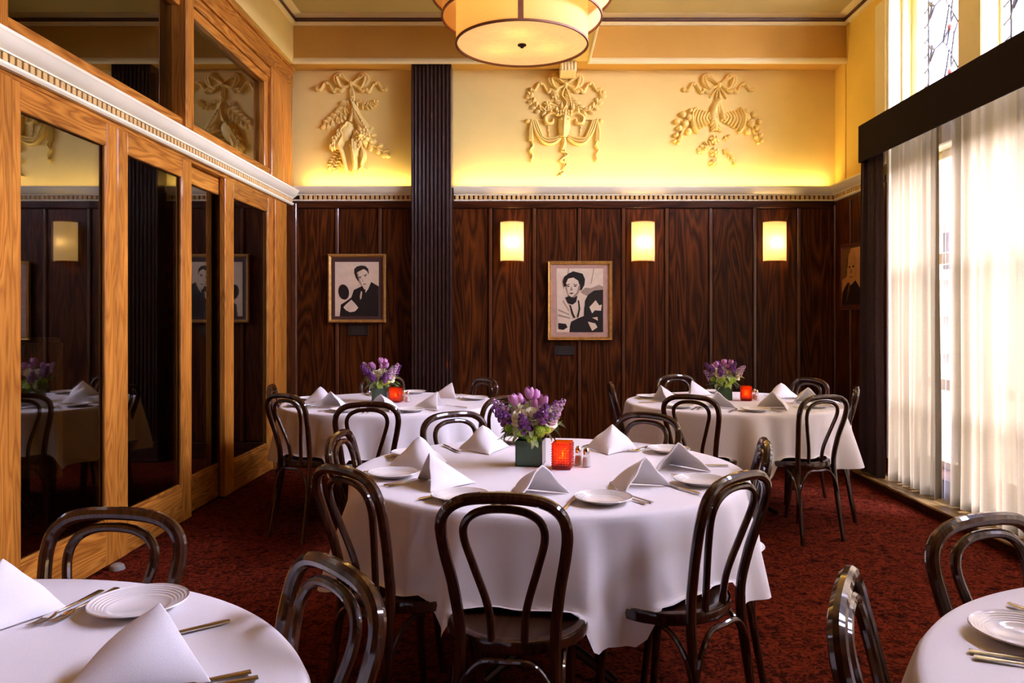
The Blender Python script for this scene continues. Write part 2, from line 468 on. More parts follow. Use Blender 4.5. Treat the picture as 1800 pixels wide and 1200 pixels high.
# ceiling crown: cream, dark line, cream, round the room
crown = struct(empty('trim_4'))
def crown_run(prof, mat, name):
    pa = [((XP, Y0), (1, 1)), ((XP, YF), (1, -1)), ((XR, YF), (-1, -1)), ((XR, Y0), (-1, 1))]
    MB().sweep(prof, pa).build(name, mat, crown)
crown_run([(0, ZC - .085), (.02, ZC - .085), (.03, ZC - .07), (.03, ZC - .055), (.02, ZC - .05)], 'cream', 'lower_moulding')
crown_run([(.02, ZC - .05), (.028, ZC - .045), (.034, ZC - .022), (.028, ZC - .018)], 'groove', 'dark_line')
crown_run([(.028, ZC - .018), (.05, ZC - .014), (.075, ZC - .004), (.10, ZC - .003), (.10, ZC + .002)], 'cream', 'upper_moulding')

# ---- cornice with dentils on three walls
CZ0, CZ1 = 2.43, 2.572
cprof_hi = [(.0, CZ1), (.085, CZ1), (.085, CZ1 - .014), (.078, CZ1 - .022), (.070, CZ1 - .045), (.045, CZ1 - .065), (.034, CZ1 - .072), (.034, CZ1 - .080), (.018, CZ1 - .080)]
cprof_mid = [(.018, CZ1 - .080), (.012, CZ1 - .082), (.012, CZ0 + .022)]
cprof_lo = [(.012, CZ0 + .022), (.036, CZ0 + .022), (.036, CZ0 + .010), (.026, CZ0), (.0, CZ0)]
dent = MB().box(-.0145, .0145, -.011, .011, -.0185, .0185, .003).mesh('dentil', 'dentil')
def cornice(name, x_or_y, pts, dn, runs, dz=0.):
    o = struct(empty(name))
    for pr, mt, nm in ((cprof_hi, 'white', 'cove_moulding'), (cprof_mid, 'groove', 'dentil_bed'), (cprof_lo, 'white', 'bead_moulding')):
        MB().sweep([(a, z + dz) for a, z in pr], pts).build(nm, mt, o)
    for (ax, c, a, b, rz) in runs:
        n = int((b - a) / .045)
        for k in range(n):
            t = a + (k + .5) * (b - a) / n
            loc = (c, t, CZ1 - .10 + dz) if ax == 'y' else (t, c, CZ1 - .10 + dz)
            inst('dentil', dent, o, loc, (0, 0, rz))
    return o
cornice('trim_5', 'y', [((XL, Y0), (1, 0)), ((XL, YB - .1), (1, 0))], 0, [('y', XL + .022, 1.9, YB - .12, R(90))], -.02)
cornice('trim_6', 'x', [((XL, YB), (0, -1)), ((-1.10, YB), (0, -1))], 0, [('x', YB - .022, XL + .06, -1.10, 0)], .025)
cornice('trim_7', 'x', [((-.705, YB), (0, -1)), ((XR, YB), (-1, -1)), ((XR, 6.32), (-1, 0))], 0,
        [('x', YB - .022, -.70, XR - .03, 0), ('y', XR - .022, 6.34, YB - .03, R(90))], .025)

# warm light strips lying on the cornice tops
for xa, xb in ((-2.12, -1.12), (-.68, 2.86)):
    area_light('cove_light', ((xa + xb) / 2, YB - .070, CZ1 + .035), (R(180 - 8), 0, 0), xb - xa, .03, 4.5 * (xb - xa), (1., .76, .38))
# ---- fluted pilaster
pil = struct(empty('trim_8', (-.902, 7.22, 0)))
MB().box(-.186, .186, 0, .17, 0, 3.72, .006).build('shaft', 'column', pil)
reed = MB()
reed.tube([(0, 0, .02), (0, 0, 3.715)], [(.0155, .019)] * 2, 10, flat=(1, 0, 0))
rme = reed.mesh('reed', 'column')
for k in range(9):
    inst('reed', rme, pil, (-.148 + k * .037, -.004, 0))
for s in (-1, 1):
    MB().box(s * .176 - .012, s * .176 + .012, -.02, .02, 0, 3.72, .008).build('edge_strip', 'column', pil)
MB().box(-.21, .21, -.03, .17, 0, .2, .01).build('plinth', 'column', pil)

# ---- left: plaster band over the oak partition
struct(MB().box(XP - .15, XP, Y0, YF + .01, 3.70, ZC).build('wall_left', 'plaster', smooth=0))
part_top = struct(empty('trim_9'))
MB().box(XL - .09, XL + .03, Y0, 7.30, 3.52, 3.70, .006).build('header_board', 'oak_h', part_top)
MB().box(XL - .09, XL + .05, Y0, 7.30, 3.672, 3.70, .006).build('cap_strip', 'oak_h', part_top)
MB().box(XL - .09, XL + .012, Y0, 7.30, 3.44, 3.52, .008).build('stepped_strip', 'oak_h', part_top)
MB().box(XL - .09, XL - .004, Y0, 7.30, 3.37, 3.44, .008).build('stepped_strip', 'oak_h', part_top)
MB().box(XL - .09, XL, Y0, 7.28, 2.385, 2.60, .004).build('transom_bar', 'oak_h', part_top)
MB().box(XL - .06, XL + .012, Y0, YB - .1, 2.57, 2.645, .008).build('sill_rail', 'oak_h', part_top)

def transom(n, ya, yb):
    o = struct(empty('window_%d' % n))
    MB().box(XL - .060, XL - .052, ya - .01, yb + .01, 2.60, 3.40).build('glass_pane', 'glass', o, smooth=0)
    return o
transom(1, 3.34, 4.98); transom(2, 5.12, 6.62); transom(3, 1.6, 3.16)
posts = [(3.18, 3.32, XL + .02), (5.00, 5.115, XL + .04), (6.62, 6.70, XL - .005), (6.70, 7.28, XL + .03), (1.48, 1.6, XL + .03)]
for i, (a, b, x) in enumerate(posts):
    struct(MB().box(XL - .09, x, a, b, 2.58, 3.53, .008).build('trim_%d' % (10 + i), 'oak_v'))

# oak glass doors: stiles, rails, pane
def door(n, ya, yb, x, ws0=.11, ws1=.11):
    o = struct(empty('door_%d' % n))
    t = .045
    MB().box(x - t, x, ya, ya + ws0, .015, 2.39, .005).build('stile', 'oak_v', o)
    MB().box(x - t, x, yb - ws1, yb, .015, 2.39, .005).build('stile', 'oak_v', o)
    MB().box(x - t, x - .002, ya + ws0, yb - ws1, 2.262, 2.388, .004).build('rail', 'oak_h', o)
    MB().box(x - t, x - .002, ya + ws0, yb - ws1, .017, .245, .004).build('rail', 'oak_h', o)
    MB().box(x - t + .012, x - .012, ya + ws0, yb - ws1, .245, .262, .004).build('glazing_bead', 'oak_h', o)
    for yy in (ya + ws0 - .002, yb - ws1 - .010):
        MB().box(x - .022, x - .004, yy, yy + .012, .25, 2.27, .004).build('glazing_bead', 'oak_v', o)
    MB().box(x - .030, x - .022, ya + ws0 - .01, yb - ws1 + .01, .24, 2.27).build('glass_pane', 'glass', o, smooth=0)
    return o
door(1, 3.365, 4.235, XL, .06, .11)
door(2, 4.238, 5.17, XL, .105, .14)
door(3, 5.10, 5.90, XL - .05, .11, .12)
door(4, 5.74, 6.82, XL, .17, .13)
door(5, 2.30, 3.17, XL)
door(6, 1.40, 2.28, XL)
struct(MB().box(XL - .10, XL + .012, 3.175, 3.36, 0, 2.39, .006).build('trim_15', 'oak_v'))
struct(MB().box(XL - .10, XL + .02, 6.825, 7.14, 0, 2.40, .006).build('trim_16', 'oak_v'))
struct(MB().box(XL - .10, XL + .005, 7.14, YB, 0, 2.44, .006).build('trim_17', 'walnut'))
struct(MB().box(XL - .10, XL, Y0, 1.38, 0, 2.39, .006).build('wall_left_front', 'oak_v'))
stop = MB().lathe([(0, .034), (.02, .032), (.034, .022), (.04, .004), (.04, 0)], seg=16).build('door_stop', 'rubber', None, (XL + .052, 4.13, 0))
tag(stop, 'small grey dome door stop on the carpet beside the oak doors', 'door stop')

# room seen dimly beyond the glass
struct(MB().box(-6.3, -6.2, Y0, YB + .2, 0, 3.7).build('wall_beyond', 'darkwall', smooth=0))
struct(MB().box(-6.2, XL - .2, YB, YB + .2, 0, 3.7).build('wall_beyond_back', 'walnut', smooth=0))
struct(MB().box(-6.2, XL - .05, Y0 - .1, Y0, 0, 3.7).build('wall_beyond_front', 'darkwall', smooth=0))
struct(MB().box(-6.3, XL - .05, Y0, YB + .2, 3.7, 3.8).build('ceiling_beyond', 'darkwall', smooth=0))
bo = empty('booth_divider', (-5.0, 6.5, 0))
MB().box(-1.0, 1.02, -.03, .03, .0, 1.14, .006).build('panel', 'oak_v', bo)
MB().box(-1.0, 1.04, -.05, .05, 1.14, 1.18, .008).build('cap_rail', 'oak_h', bo)
MB().box(1.0, 1.06, -.045, .045, 0, 1.14, .006).build('post', 'oak_v', bo)
tag(bo, 'half-height brown wooden divider seen dimly through the oak doors', 'divider')

# ---- right: window wall
wr = struct(empty('wall_right'))
XG = 3.20  # glass plane
MB().box(XR, XR + .33, 6.30, YB, 0, ZC).build('pier', 'ochre_wall', wr, smooth=0)
MB().box(XR, XR + .33, Y0, .62, 0, ZC).build('pier', 'ochre_wall', wr, smooth=0)
MB().box(XR, XR + .33, .62, 6.30, 3.95, ZC).build('lintel', 'ochre_wall', wr, smooth=0)
MB().box(XR, XR + .33, .62, 6.30, 0, .20).build('sill_wall', 'walnut_h', wr, smooth=0)
MB().box(XR - .018, XR + .001, 6.32, YB - .02, 0, 2.455, .003).build('panel_backing', 'walnut', wr)
for yy in (6.62, 6.99, 7.34):
    MB().box(XR - .035, XR - .015, yy - .016, yy + .016, .16, 2.42, .006).build('batten', 'batten', wr)
MB().box(XR - .012, XR + .01, YF, YF + .10, 2.60, 3.72, .004).build('corner_strip', 'ochre_wall', wr)
MB().box(XR - .035, XR + .02, 6.285, 6.48, 2.60, 3.96, .01).build('casing', 'cream', wr)
MB().box(XR - .02, XR + .17, 6.262, 6.30, .2, 3.96, .006).build('jamb', 'white', wr)
MB().box(XR + .085, XR + .105, 6.235, 6.27, .2, 3.96, .006).build('jamb_bead', 'white', wr)
MB().box(XR + .17, XR + .30, 6.20, 6.30, .2, 3.96, .012).build('jamb', 'cream', wr)
bays = [(5.47, 6.24), (4.40, 5.19), (3.32, 4.12), (2.25, 3.04), (1.16, 1.97)]
for i, (a, b) in enumerate(bays):
    MB().box(XR + .10, XR + .33, a - .28, a, .2, 3.96, .008).build('mullion', 'cream', wr)
    MB().box(XR + .16, XR + .30, a, a + .03, .2, 3.96, .006).build('mullion_bead', 'cream', wr)
MB().box(XR + .10, XR + .33, .62, 6.30, 2.62, 2.92, .01).build('transom_beam', 'cream', wr)
for i, (a, b) in enumerate(bays):
    wl = struct(empty('window_%d' % (10 + i)))
    MB().box(XG - .004, XG + .004, a, b, .2, 2.62).build('glass_pane', 'winglass', wl, smooth=0)
    for z in (.84, 1.80):
        MB().box(XG - .03, XG + .03, a, b, z - .045, z + .045, .006).build('glazing_bar', 'cream', wl)
    for z in (.2, 2.56):
        MB().box(XG - .03, XG + .03, a, b, z, z + .06, .006).build('glazing_bar', 'cream', wl)

# leaded upper windows: pane, lead lines, one red quarry
def leaded(n, a, b):
    o = struct(empty('window_%d' % n))
    z0, z1 = 2.92, 3.95
    MB().box(XG - .003, XG + .003, a, b, z0, z1).build('glass_pane', 'leaded', o, smooth=0)
    w_ = b - a
    def pt(u, z): return (XG - .008, b - u * w_, z)     # u runs from the far jamb
    lines = []
    lines.append([pt(.12, z0), pt(.12, z1)])
    zz = z0
    for k in range(9): lines.append([pt(0, z0 + .02 + .12 * k), pt(.12, z0 + .05 + .12 * k)])
    for c in (3.08, 3.42, 3.76):
        lines += [[pt(.12, c + .10), pt(.24, c + .03), pt(.40, c + .05), pt(.52, c + .12), pt(.60, c + .06), pt(.72, c + .16), pt(.86, c + .19), pt(1, c + .12)],
                  [pt(.12, c + .10), pt(.20, c + .02), pt(.16, c - .04), pt(.24, c + .03)],
                  [pt(.20, c + .08), pt(.16, c + .0), pt(.12, c - .1)],
                  [pt(.40, c + .05), pt(.47, c + .0), pt(.52, c + .12), pt(.46, c + .17), pt(.40, c + .05)],
                  [pt(.60, c + .06), pt(.67, c + .12), pt(.60, c + .20), pt(.54, c + .16)],
                  [pt(.46, c + .17), pt(.52, c + .30), pt(.60, c + .20)],
                  [pt(.47, c + .0), pt(.55, c - .12), pt(.60, c + .06)],
                  [pt(.55, c - .12), pt(.55, c - .05 - .12)],
                  [pt(.86, c + .19), pt(.94, c + .12), pt(.94, c + .25), pt(1, c + .30)]]
        MB().add([pt(.52, c + .155), pt(.555, c + .125), pt(.52, c + .095), pt(.485, c + .125)] +
                 [(p[0] - .006, p[1], p[2]) for p in (pt(.52, c + .155), pt(.555, c + .125), pt(.52, c + .095), pt(.485, c + .125))],
                 [(0, 1, 2, 3), (7, 6, 5, 4), (0, 4, 5, 1), (1, 5, 6, 2), (2, 6, 7, 3), (3, 7, 4, 0)]).build('red_quarry', 'redglass', o, smooth=0)
    mb = MB()
    for l in lines:
        l = [(p[0], p[1], min(max(p[2], z0), z1)) for p in l]
        mb.tube(l, .0095, 5)
    mb.build('lead_lines', 'lead', o)
    for yy in (a, b - .022):
        MB().box(XG - .03, XG + .03, yy, yy + .022, z0, z1, .005).build('sash_bar', 'white', o)
for i, (a, b) in enumerate(bays): leaded(20 + i, a, b)
# ledge under the curtains
lg = struct(MB().box(2.73, XR, Y0 + .1, 6.5, 0, .055, .004).build('trim_18', 'walnut_h'))
MB().box(2.715, XR, Y0 + .1, 6.5, .055, .075, .006).build('ledge_board', 'ledge', lg)

# valance box
va = empty('valance', (2.72, 3.4, 2.62))
MB().box(-.0, .02, -3.9, 2.96, 0, .305, .005).build('front_board', 'valance', va)
MB().box(.02, .23, 2.94, 2.96, 0, .305, .003).build('end_board', 'valance', va)
MB().box(.02, .23, -3.9, 2.94, .29, .305, .003).build('top_board', 'valance', va)
tag(va, 'dark brown cloth covered valance box above the window curtains', 'valance')

# curtains
def curtain(name, mat, y0, y1, x, z0, z1, amp, folds, seed, label, flare=1.0, group=None, hang=.0):
    rnd = random.Random(seed)
    n = max(24, int(folds * 10)); ph = [rnd.uniform(0, 6.28) for _ in range(6)]
    fr = [folds * rnd.uniform(.85, 1.15), folds * rnd.uniform(.35, .6), folds * rnd.uniform(1.6, 2.2)]
    def fn(u, v):
        z = z1 + (z0 - z1) * v
        k = .55 + .45 * v
        w1 = math.sin(2 * math.pi * fr[0] * u + ph[0] + .9 * math.sin(2 * math.pi * 1.7 * u + ph[3]) + .25 * v)
        w1 = math.copysign(abs(w1) ** .7, w1)
        d = amp * (w1 * .75 + .45 * math.sin(2 * math.pi * fr[1] * u + ph[1] + .5 * v) + .18 * (1 - v * .5) * math.sin(2 * math.pi * fr[2] * u + ph[2]))
        yc = (y0 + y1) / 2
        y = yc + (y0 + (y1 - y0) * u - yc) * (1 + (flare - 1) * v) + .012 * math.sin(7 * v + ph[4] + 9 * u) * v
        return (x + d * k, y, z + .008 * math.sin(20 * u + ph[5]) * v)
    mb = MB().grid(fn, n, 22)
    o = mb.build(name, mat, None, smooth=70)
    return tag(o, label, 'curtain', group)
curtain('drape', 'drape', 6.13, 6.47, 2.805, .012, 2.70, .042, 5.2, 3, 'dark brown floor length drape hanging by the far end of the valance', 1.10)
curtain('sheer_curtain', 'sheer', 5.37, 6.09, 2.865, .085, 2.84, .036, 9, 5, 'cream sheer curtain hanging beside the dark drape', 1.0)
curtain('sheer_flap', 'voile', 5.215, 5.355, 2.875, .085, 2.84, .010, 2.3, 8, 'thin see-through strip of voile between the two sheer curtains', 1.0)
curtain('sheer_curtain', 'sheer', 2.95, 5.20, 2.865, .085, 2.84, .040, 24, 7, 'cream sheer curtain behind the bare-centred table by the windows', 1.0)
curtain('sheer_curtain', 'sheer', .7, 2.95, 2.865, .085, 2.84, .040, 24, 11, 'cream sheer curtain at the end of the windows away from the drape', 1.0)

# street outside
struct(MB().box(XR + .4, 40, -25, 45, -.6, -.5).build('ground', 'street', smooth=0))
fa = empty('building', (11.5, 18.5, -.5))
MB().box(0, 6, -10, 9, 0, 7.5).build('wall', 'facade', fa, smooth=0)
for z in (.9, 1.9, 2.9, 4.4):
    MB().box(-.35, 0, -10, 9, z, z + .16, .02).build('ledge', 'white', fa)
for k in range(9):
    MB().box(-.25, 0, -9.4 + k * 2.1, -9.1 + k * 2.1, 0, 7.5, .02).build('pier', 'white', fa)
    MB().box(-.06, 0, -8.7 + k * 2.1, -7.7 + k * 2.1, 3.2, 4.2, .02).build('window', 'darkwall', fa)
tag(fa, 'pale building with white ledges glimpsed outside through the voile', 'building')

# ================================================================== LAMPS
def point(name, parent, loc, power, color, rad=.03):
    d = bpy.data.lights.new(name, 'POINT'); d.energy = power; d.color = color; d.shadow_soft_size = rad
    o = bpy.data.objects.new(name, d); col.objects.link(o); o.location = loc; o.parent = parent
    return o
WARM = (1., .62, .26)
lamp = empty('drum_lamp', (-.03, 3.9, 2.722))
tag(lamp, 'large three-tier round linen drum pendant lamp hanging from the ceiling', 'lamp')
def drum(r, z0, z1):
    o = MB().lathe([(r, z0), (r, z1)], seg=72).build('drum_shade', 'shade', lamp)
    for z in (z0, z1):
        MB().lathe([(r - .005, z - .005), (r + .004, z - .005), (r + .004, z + .005), (r - .005, z + .005), (r - .005, z - .005)], seg=72).build('rim_tape', 'trimtape', o)
    a = -math.pi / 2 + .0
    MB().lathe([(r + .0025, z0), (r + .0025, z1)], seg=3, a0=a - .05, a1=a + .03).build('seam_tape', 'trimtape', o)
    return o
drum(.332, 0, .235); drum(.402, .133, .40); drum(.455, .245, .55)
MB().lathe([(0, .012), (.325, .012), (.327, .008), (.325, .004), (0, .004)], seg=72).build('diffuser', 'diffuser', lamp)
MB().lathe([(0, -.016), (.008, -.015), (.010, -.008), (.022, -.004), (.022, .002), (0, .004)], seg=20).build('finial', 'bronze', lamp)
MB().lathe([(.0, .556), (.45, .556)], seg=48).build('top_disc', 'shade', lamp)
MB().tube([(0, 0, .55), (0, 0, ZC - 2.722 - .02)], .012, 10).build('rod', 'bronze', lamp)
MB().lathe([(.0, ZC - 2.722), (.09, ZC - 2.722), (.09, ZC - 2.742), (.03, ZC - 2.77), (0, ZC - 2.77)], seg=24).build('ceiling_rose', 'bronze', lamp)
for k in range(3):
    a = 2.1 * k + .4
    b_ = MB().ell((.15 * math.cos(a), .15 * math.sin(a), .17), (.03, .03, .045)).build('bulb', 'bulb', lamp)
    point('bulb_light', lamp, (.15 * math.cos(a), .15 * math.sin(a), .10), 1.3, WARM, .04)

def sconce(px, label):
    o = empty('wall_sconce', (wx(px, 7.32), YB - .05, 1.885))
    mb = MB(); r, h = .109, .372
    n = 48; prof = []
    vs = []; fs = []
    for i in range(n + 1):
        a = math.pi + math.pi * i / n; rr = r + (.0016 if i % 2 else 0.)
        for z in (0., h): vs.append((rr * math.cos(a), rr * .86 * math.sin(a), z))
    for i in range(n): fs.append((2 * i, 2 * i + 2, 2 * i + 3, 2 * i + 1))
    mb.add(vs, fs).build('shade', 'sconce', o, smooth=0)
    for z in (0., h):
        MB().tube([(r * math.cos(math.pi + math.pi * i / 24), r * .86 * math.sin(math.pi + math.pi * i / 24), z) for i in range(25)], .004, 6).build('rim', 'gold', o)
    MB().box(-.09, .09, .0, .048, .05, .32, .004).build('back_plate', 'bronze', o)
    MB().tube([(0, 0, .12), (0, -.05, .12), (0, -.05, .14)], .008, 8).build('bulb_arm', 'bronze', o)
    MB().ell((0, -.052, .175), (.022, .022, .036)).build('bulb', 'bulb', o)
    point('bulb_light', o, (0, -.052, .175), 14., WARM, .03)
    return tag(o, label, 'wall lamp', 'sconces on the panelled wall')
sconce(900, 'lit pleated half-round sconce on the panelling beside the fluted column')
sconce(1131, 'lit pleated half-round sconce on the panelling right beside the gilt portrait of a woman')
sconce(1363, 'lit pleated half-round sconce on the panelling closest to the drapes')

# ================================================================== PICTURES
def frame_mesh(w_, h_, prof):
    """prof: (inset from outer edge, forward depth); mitred rectangle in local x,z, front toward -y"""
    mb = MB(); n = len(prof); vs = []
    for sx, sz in ((-1, -1), (1, -1), (1, 1), (-1, 1)):
        for a, d in prof: vs.append((sx * (w_ / 2 - a), -d, sz * (h_ / 2 - a)))
    fs = []
    for i in range(4):
        j = (i + 1) % 4
        for k in range(n - 1): fs.append((i * n + k, j * n + k, j * n + k + 1, i * n + k + 1))
    return mb.add(vs, fs)
def picture(loc, rz, w_, h_, prof, fmat, mount, mw, pw, ph, pz, shapes, label, back='sepia_light'):
    o = empty('framed_portrait', loc, rz)
    frame_mesh(w_, h_, prof).build('frame', fmat, o, smooth=25)
    MB().box(-w_ / 2 + .012, w_ / 2 - .012, -.014, -.002, -h_ / 2 + .012, h_ / 2 - .012).build('mount', mount, o, smooth=0)
    p = MB().box(-pw / 2, pw / 2, -.0155, -.0138, pz - ph / 2, pz + ph / 2).build('photograph', back, o, smooth=0)
    for i, (nm, mt, poly) in enumerate(shapes):
        y = -.0156 - .0004 * i
        pl = [((u - .5) * pw, pz + (.5 - v) * ph) for u, v in poly]
        MB().prism(pl[::-1], y - .0004, y).build(nm, mt, p, smooth=0)
    return tag(o, label, 'picture')
def nrm(poly, x0, y0, x1, y1): return [((x - x0) / (x1 - x0), (y - y0) / (y1 - y0)) for x, y in poly]
def oval(cx, cy, rx, ry, n=18, a=0.):
    return [(cx + rx * math.cos(t) * math.cos(a) - ry * math.sin(t) * math.sin(a), cy + rx * math.cos(t) * math.sin(a) + ry * math.sin(t) * math.cos(a)) for t in [2 * math.pi * k / n for k in range(n)]]
B1 = (192, 212, 735, 885)
man = [('suit', 'sepia_dark', [(250, 885), (265, 740), (330, 700), (395, 650), (425, 560), (530, 510), (560, 560), (600, 540), (640, 460), (735, 515), (735, 885)]),
       ('hat', 'sepia_dark', oval(300, 585, 66, 96, 20, -.2)),
       ('hand', 'sepia_light', [(296, 775), (330, 735), (395, 680), (440, 725), (482, 780), (440, 825), (380, 835), (330, 812)]),
       ('shirt', 'sepia_light', [(560, 540), (640, 462), (605, 545), (570, 595)]),
       ('tie', 'sepia_dark', [(556, 558), (572, 548), (566, 600), (552, 640), (545, 600)]),
       ('pocket_square', 'sepia_light', [(500, 640), (516, 570), (530, 590), (522, 660), (505, 682)]),
       ('hair', 'sepia_dark', [(430, 345), (432, 300), (465, 268), (520, 256), (572, 264), (606, 300), (612, 360), (560, 400), (480, 450), (452, 410)]),
       ('face', 'sepia_light', [(462, 345), (500, 325), (548, 300), (588, 325), (612, 372), (620, 430), (606, 485), (572, 528), (548, 528), (515, 480), (484, 430)]),
       ('cheek_shadow', 'sepia_mid', [(462, 345), (480, 340), (500, 430), (530, 500), (548, 528), (515, 490), (484, 432)]),
       ('brow', 'sepia_dark', [(484, 402), (520, 388), (524, 396), (488, 412)]), ('brow', 'sepia_dark', [(548, 378), (586, 362), (592, 372), (552, 388)]),
       ('eye', 'sepia_dark', oval(508, 412, 10, 5, 8)), ('eye', 'sepia_dark', oval(570, 392, 10, 5, 8)),
       ('nose', 'sepia_mid', [(530, 410), (545, 455), (528, 462), (536, 445)]), ('mouth', 'sepia_dark', [(540, 490), (560, 482), (588, 478), (566, 490), (546, 497)])]
man = [(n, m_, nrm(p, *B1)) for n, m_, p in man]
k1 = 7.33 / F
picture((wx(628.5, 7.36), YB - .052, wz(507, 7.36)), 0, .552, .655, [(0, 0), (0, .024), (.008, .034), (.018, .034), (.030, .022), (.034, .012)], 'gold', 'mat_dark', 0,
        77 * k1, 95.5 * k1, -.006, man, 'gilt framed black and white portrait of a man in a dark suit')
B2 = (155, 178, 685, 905)
woman = [('backdrop_fold', 'sepia_mid', [(285, 178), (297, 178), (290, 240), (278, 240)]), ('backdrop_fold', 'sepia_mid', [(575, 178), (584, 178), (552, 350), (543, 350)]),
         ('cushion', 'sepia_mid', [(425, 445), (480, 398), (550, 402), (640, 365), (685, 385), (685, 460), (560, 470), (480, 490)]),
         ('dark_gown', 'sepia_dark', [(465, 720), (472, 560), (510, 480), (580, 430), (685, 420), (685, 905), (560, 905), (300, 905), (310, 790), (400, 745)]),
         ('shawl', 'sepia_light', [(165, 590), (250, 500), (290, 560), (320, 660), (340, 740), (315, 800), (290, 905), (200, 905), (165, 830)]),
         ('shawl_fold', 'sepia_mid', [(172, 640), (300, 700), (300, 712), (172, 660)]), ('shawl_fold', 'sepia_mid', [(172, 700), (310, 740), (310, 752), (172, 722)]),
         ('shawl_fold', 'sepia_dark', [(172, 800), (260, 810), (280, 850), (230, 880), (175, 870)]), ('shawl_fold', 'sepia_mid', [(230, 540), (300, 660), (292, 668), (222, 556)]),
         ('shawl', 'sepia_light', [(392, 490), (480, 478), (474, 600), (450, 725), (405, 735), (380, 600)]),
         ('neckline', 'sepia_light', [(300, 520), (392, 490), (404, 620), (372, 740), (330, 650)]),
         ('scarf', 'sepia_dark', [(252, 510), (300, 492), (350, 512), (392, 486), (378, 560), (335, 592), (280, 575)]),
         ('necklace', 'sepia_dark', [(395, 540), (412, 545), (425, 640), (405, 735), (385, 735), (405, 640)]), ('necklace', 'sepia_dark', [(300, 590), (318, 600), (345, 690), (370, 740), (350, 745), (322, 690)]),
         ('sleeve', 'sepia_light', [(528, 620), (600, 540), (640, 600), (670, 590), (660, 660), (590, 655), (560, 690)]),
         ('trim', 'sepia_light', [(560, 740), (620, 730), (625, 775), (600, 760)]), ('trim', 'sepia_light', [(510, 785), (595, 805), (620, 850), (560, 890), (535, 840)]),
         ('hair', 'sepia_dark', [(226, 330), (240, 272), (290, 236), (345, 210), (405, 226), (450, 238), (478, 300), (472, 365), (440, 425), (400, 430), (260, 380), (240, 388)]),
         ('face', 'sepia_light', [(262, 345), (285, 295), (345, 282), (400, 318), (418, 395), (404, 455), (350, 508), (312, 502), (280, 455)]),
         ('cheek_shadow', 'sepia_mid', [(418, 350), (424, 400), (404, 462), (350, 512), (330, 508), (385, 450), (400, 390)]),
         ('brow', 'sepia_dark', [(264, 366), (300, 352), (306, 358), (270, 376)]), ('brow', 'sepia_dark', [(344, 356), (392, 362), (390, 370), (346, 364)]),
         ('eye', 'sepia_dark', oval(288, 382, 16, 7, 8)), ('eye', 'sepia_dark', oval(366, 380, 18, 7, 8)),
         ('nose', 'sepia_mid', [(322, 380), (340, 425), (312, 434), (308, 424)]), ('mouth', 'sepia_dark', [(292, 460), (322, 454), (356, 460), (324, 472)])]
woman = [(n, m_, nrm([(max(155, min(685, x)), max(178, min(905, y))) for x, y in p], *B2)) for n, m_, p in woman]
picture((wx(1019, 7.36), YB - .05, wz(528.5, 7.36)), 0, .612, .752, [(0, 0), (0, .026), (.007, .034), (.016, .030), (.022, .034), (.030, .020), (.036, .012)], 'gold', 'mat_pink', 0,
        81.7 * k1, 112 * k1, .004, woman, 'gilt framed sepia portrait of a woman in a pale shawl')
old = [('vignette', 'aged_mid', [(0, 0), (.45, 0), (.3, .35), (.25, .5), (0, .55)]),
       ('coat', 'aged_dark', [(0, 1), (.02, .78), (.16, .68), (.36, .58), (.46, .66), (.7, .58), (.95, .75), (1, .85), (1, 1)]),
       ('collar', 'aged_light', [(.34, .58), (.44, .56), (.40, .70)]), ('tie', 'aged_mid', [(.38, .62), (.44, .62), (.30, .92), (.22, .96)]),
       ('face', 'aged_light', oval(.50, .32, .23, .27, 20)), ('hair', 'aged_dark', [(.27, .30), (.28, .18), (.34, .12), (.32, .24), (.30, .36)]),
       ('eye', 'aged_dark', oval(.40, .33, .055, .018, 8)), ('eye', 'aged_dark', oval(.60, .33, .055, .018, 8)),
       ('nose', 'aged_mid', [(.49, .34), (.53, .44), (.45, .44)]), ('mouth', 'aged_dark', [(.42, .51), (.58, .505), (.58, .52), (.42, .525)])]
picture((XR - .036, 6.90, 1.72), R(-90), .50, .60, [(0, 0), (0, .018), (.010, .022), (.026, .018), (.032, .010)], 'darkframe', 'darkframe', 0, .42, .50, 0, old,
        'dark red framed portrait of a balding man half behind the drape', 'aged_light')
def plaque(px, py, w_, h_, label, n):
    o = empty('plaque', (wx(px, 7.36), YB - .034, wz(py, 7.36)))
    MB().box(-w_ / 2, w_ / 2, -.010, .0, -h_ / 2, h_ / 2, .003).build('plate', 'plaque', o)
    for i in range(n):
        z = h_ * (.32 - .64 * i / max(1, n - 1)); ww = w_ * (.30 if i else .24)
        MB().box(-ww, ww, -.0112, -.0098, z - .0022, z + .0022).build('text_line', 'plaque_line', o, smooth=0)
    return tag(o, label, 'plaque')
plaque(630, 580.5, .198, .098, 'small black plaque under the portrait of the man', 6)
plaque(992, 615.5, .198, .092, 'small black plaque under the portrait of the woman', 4)

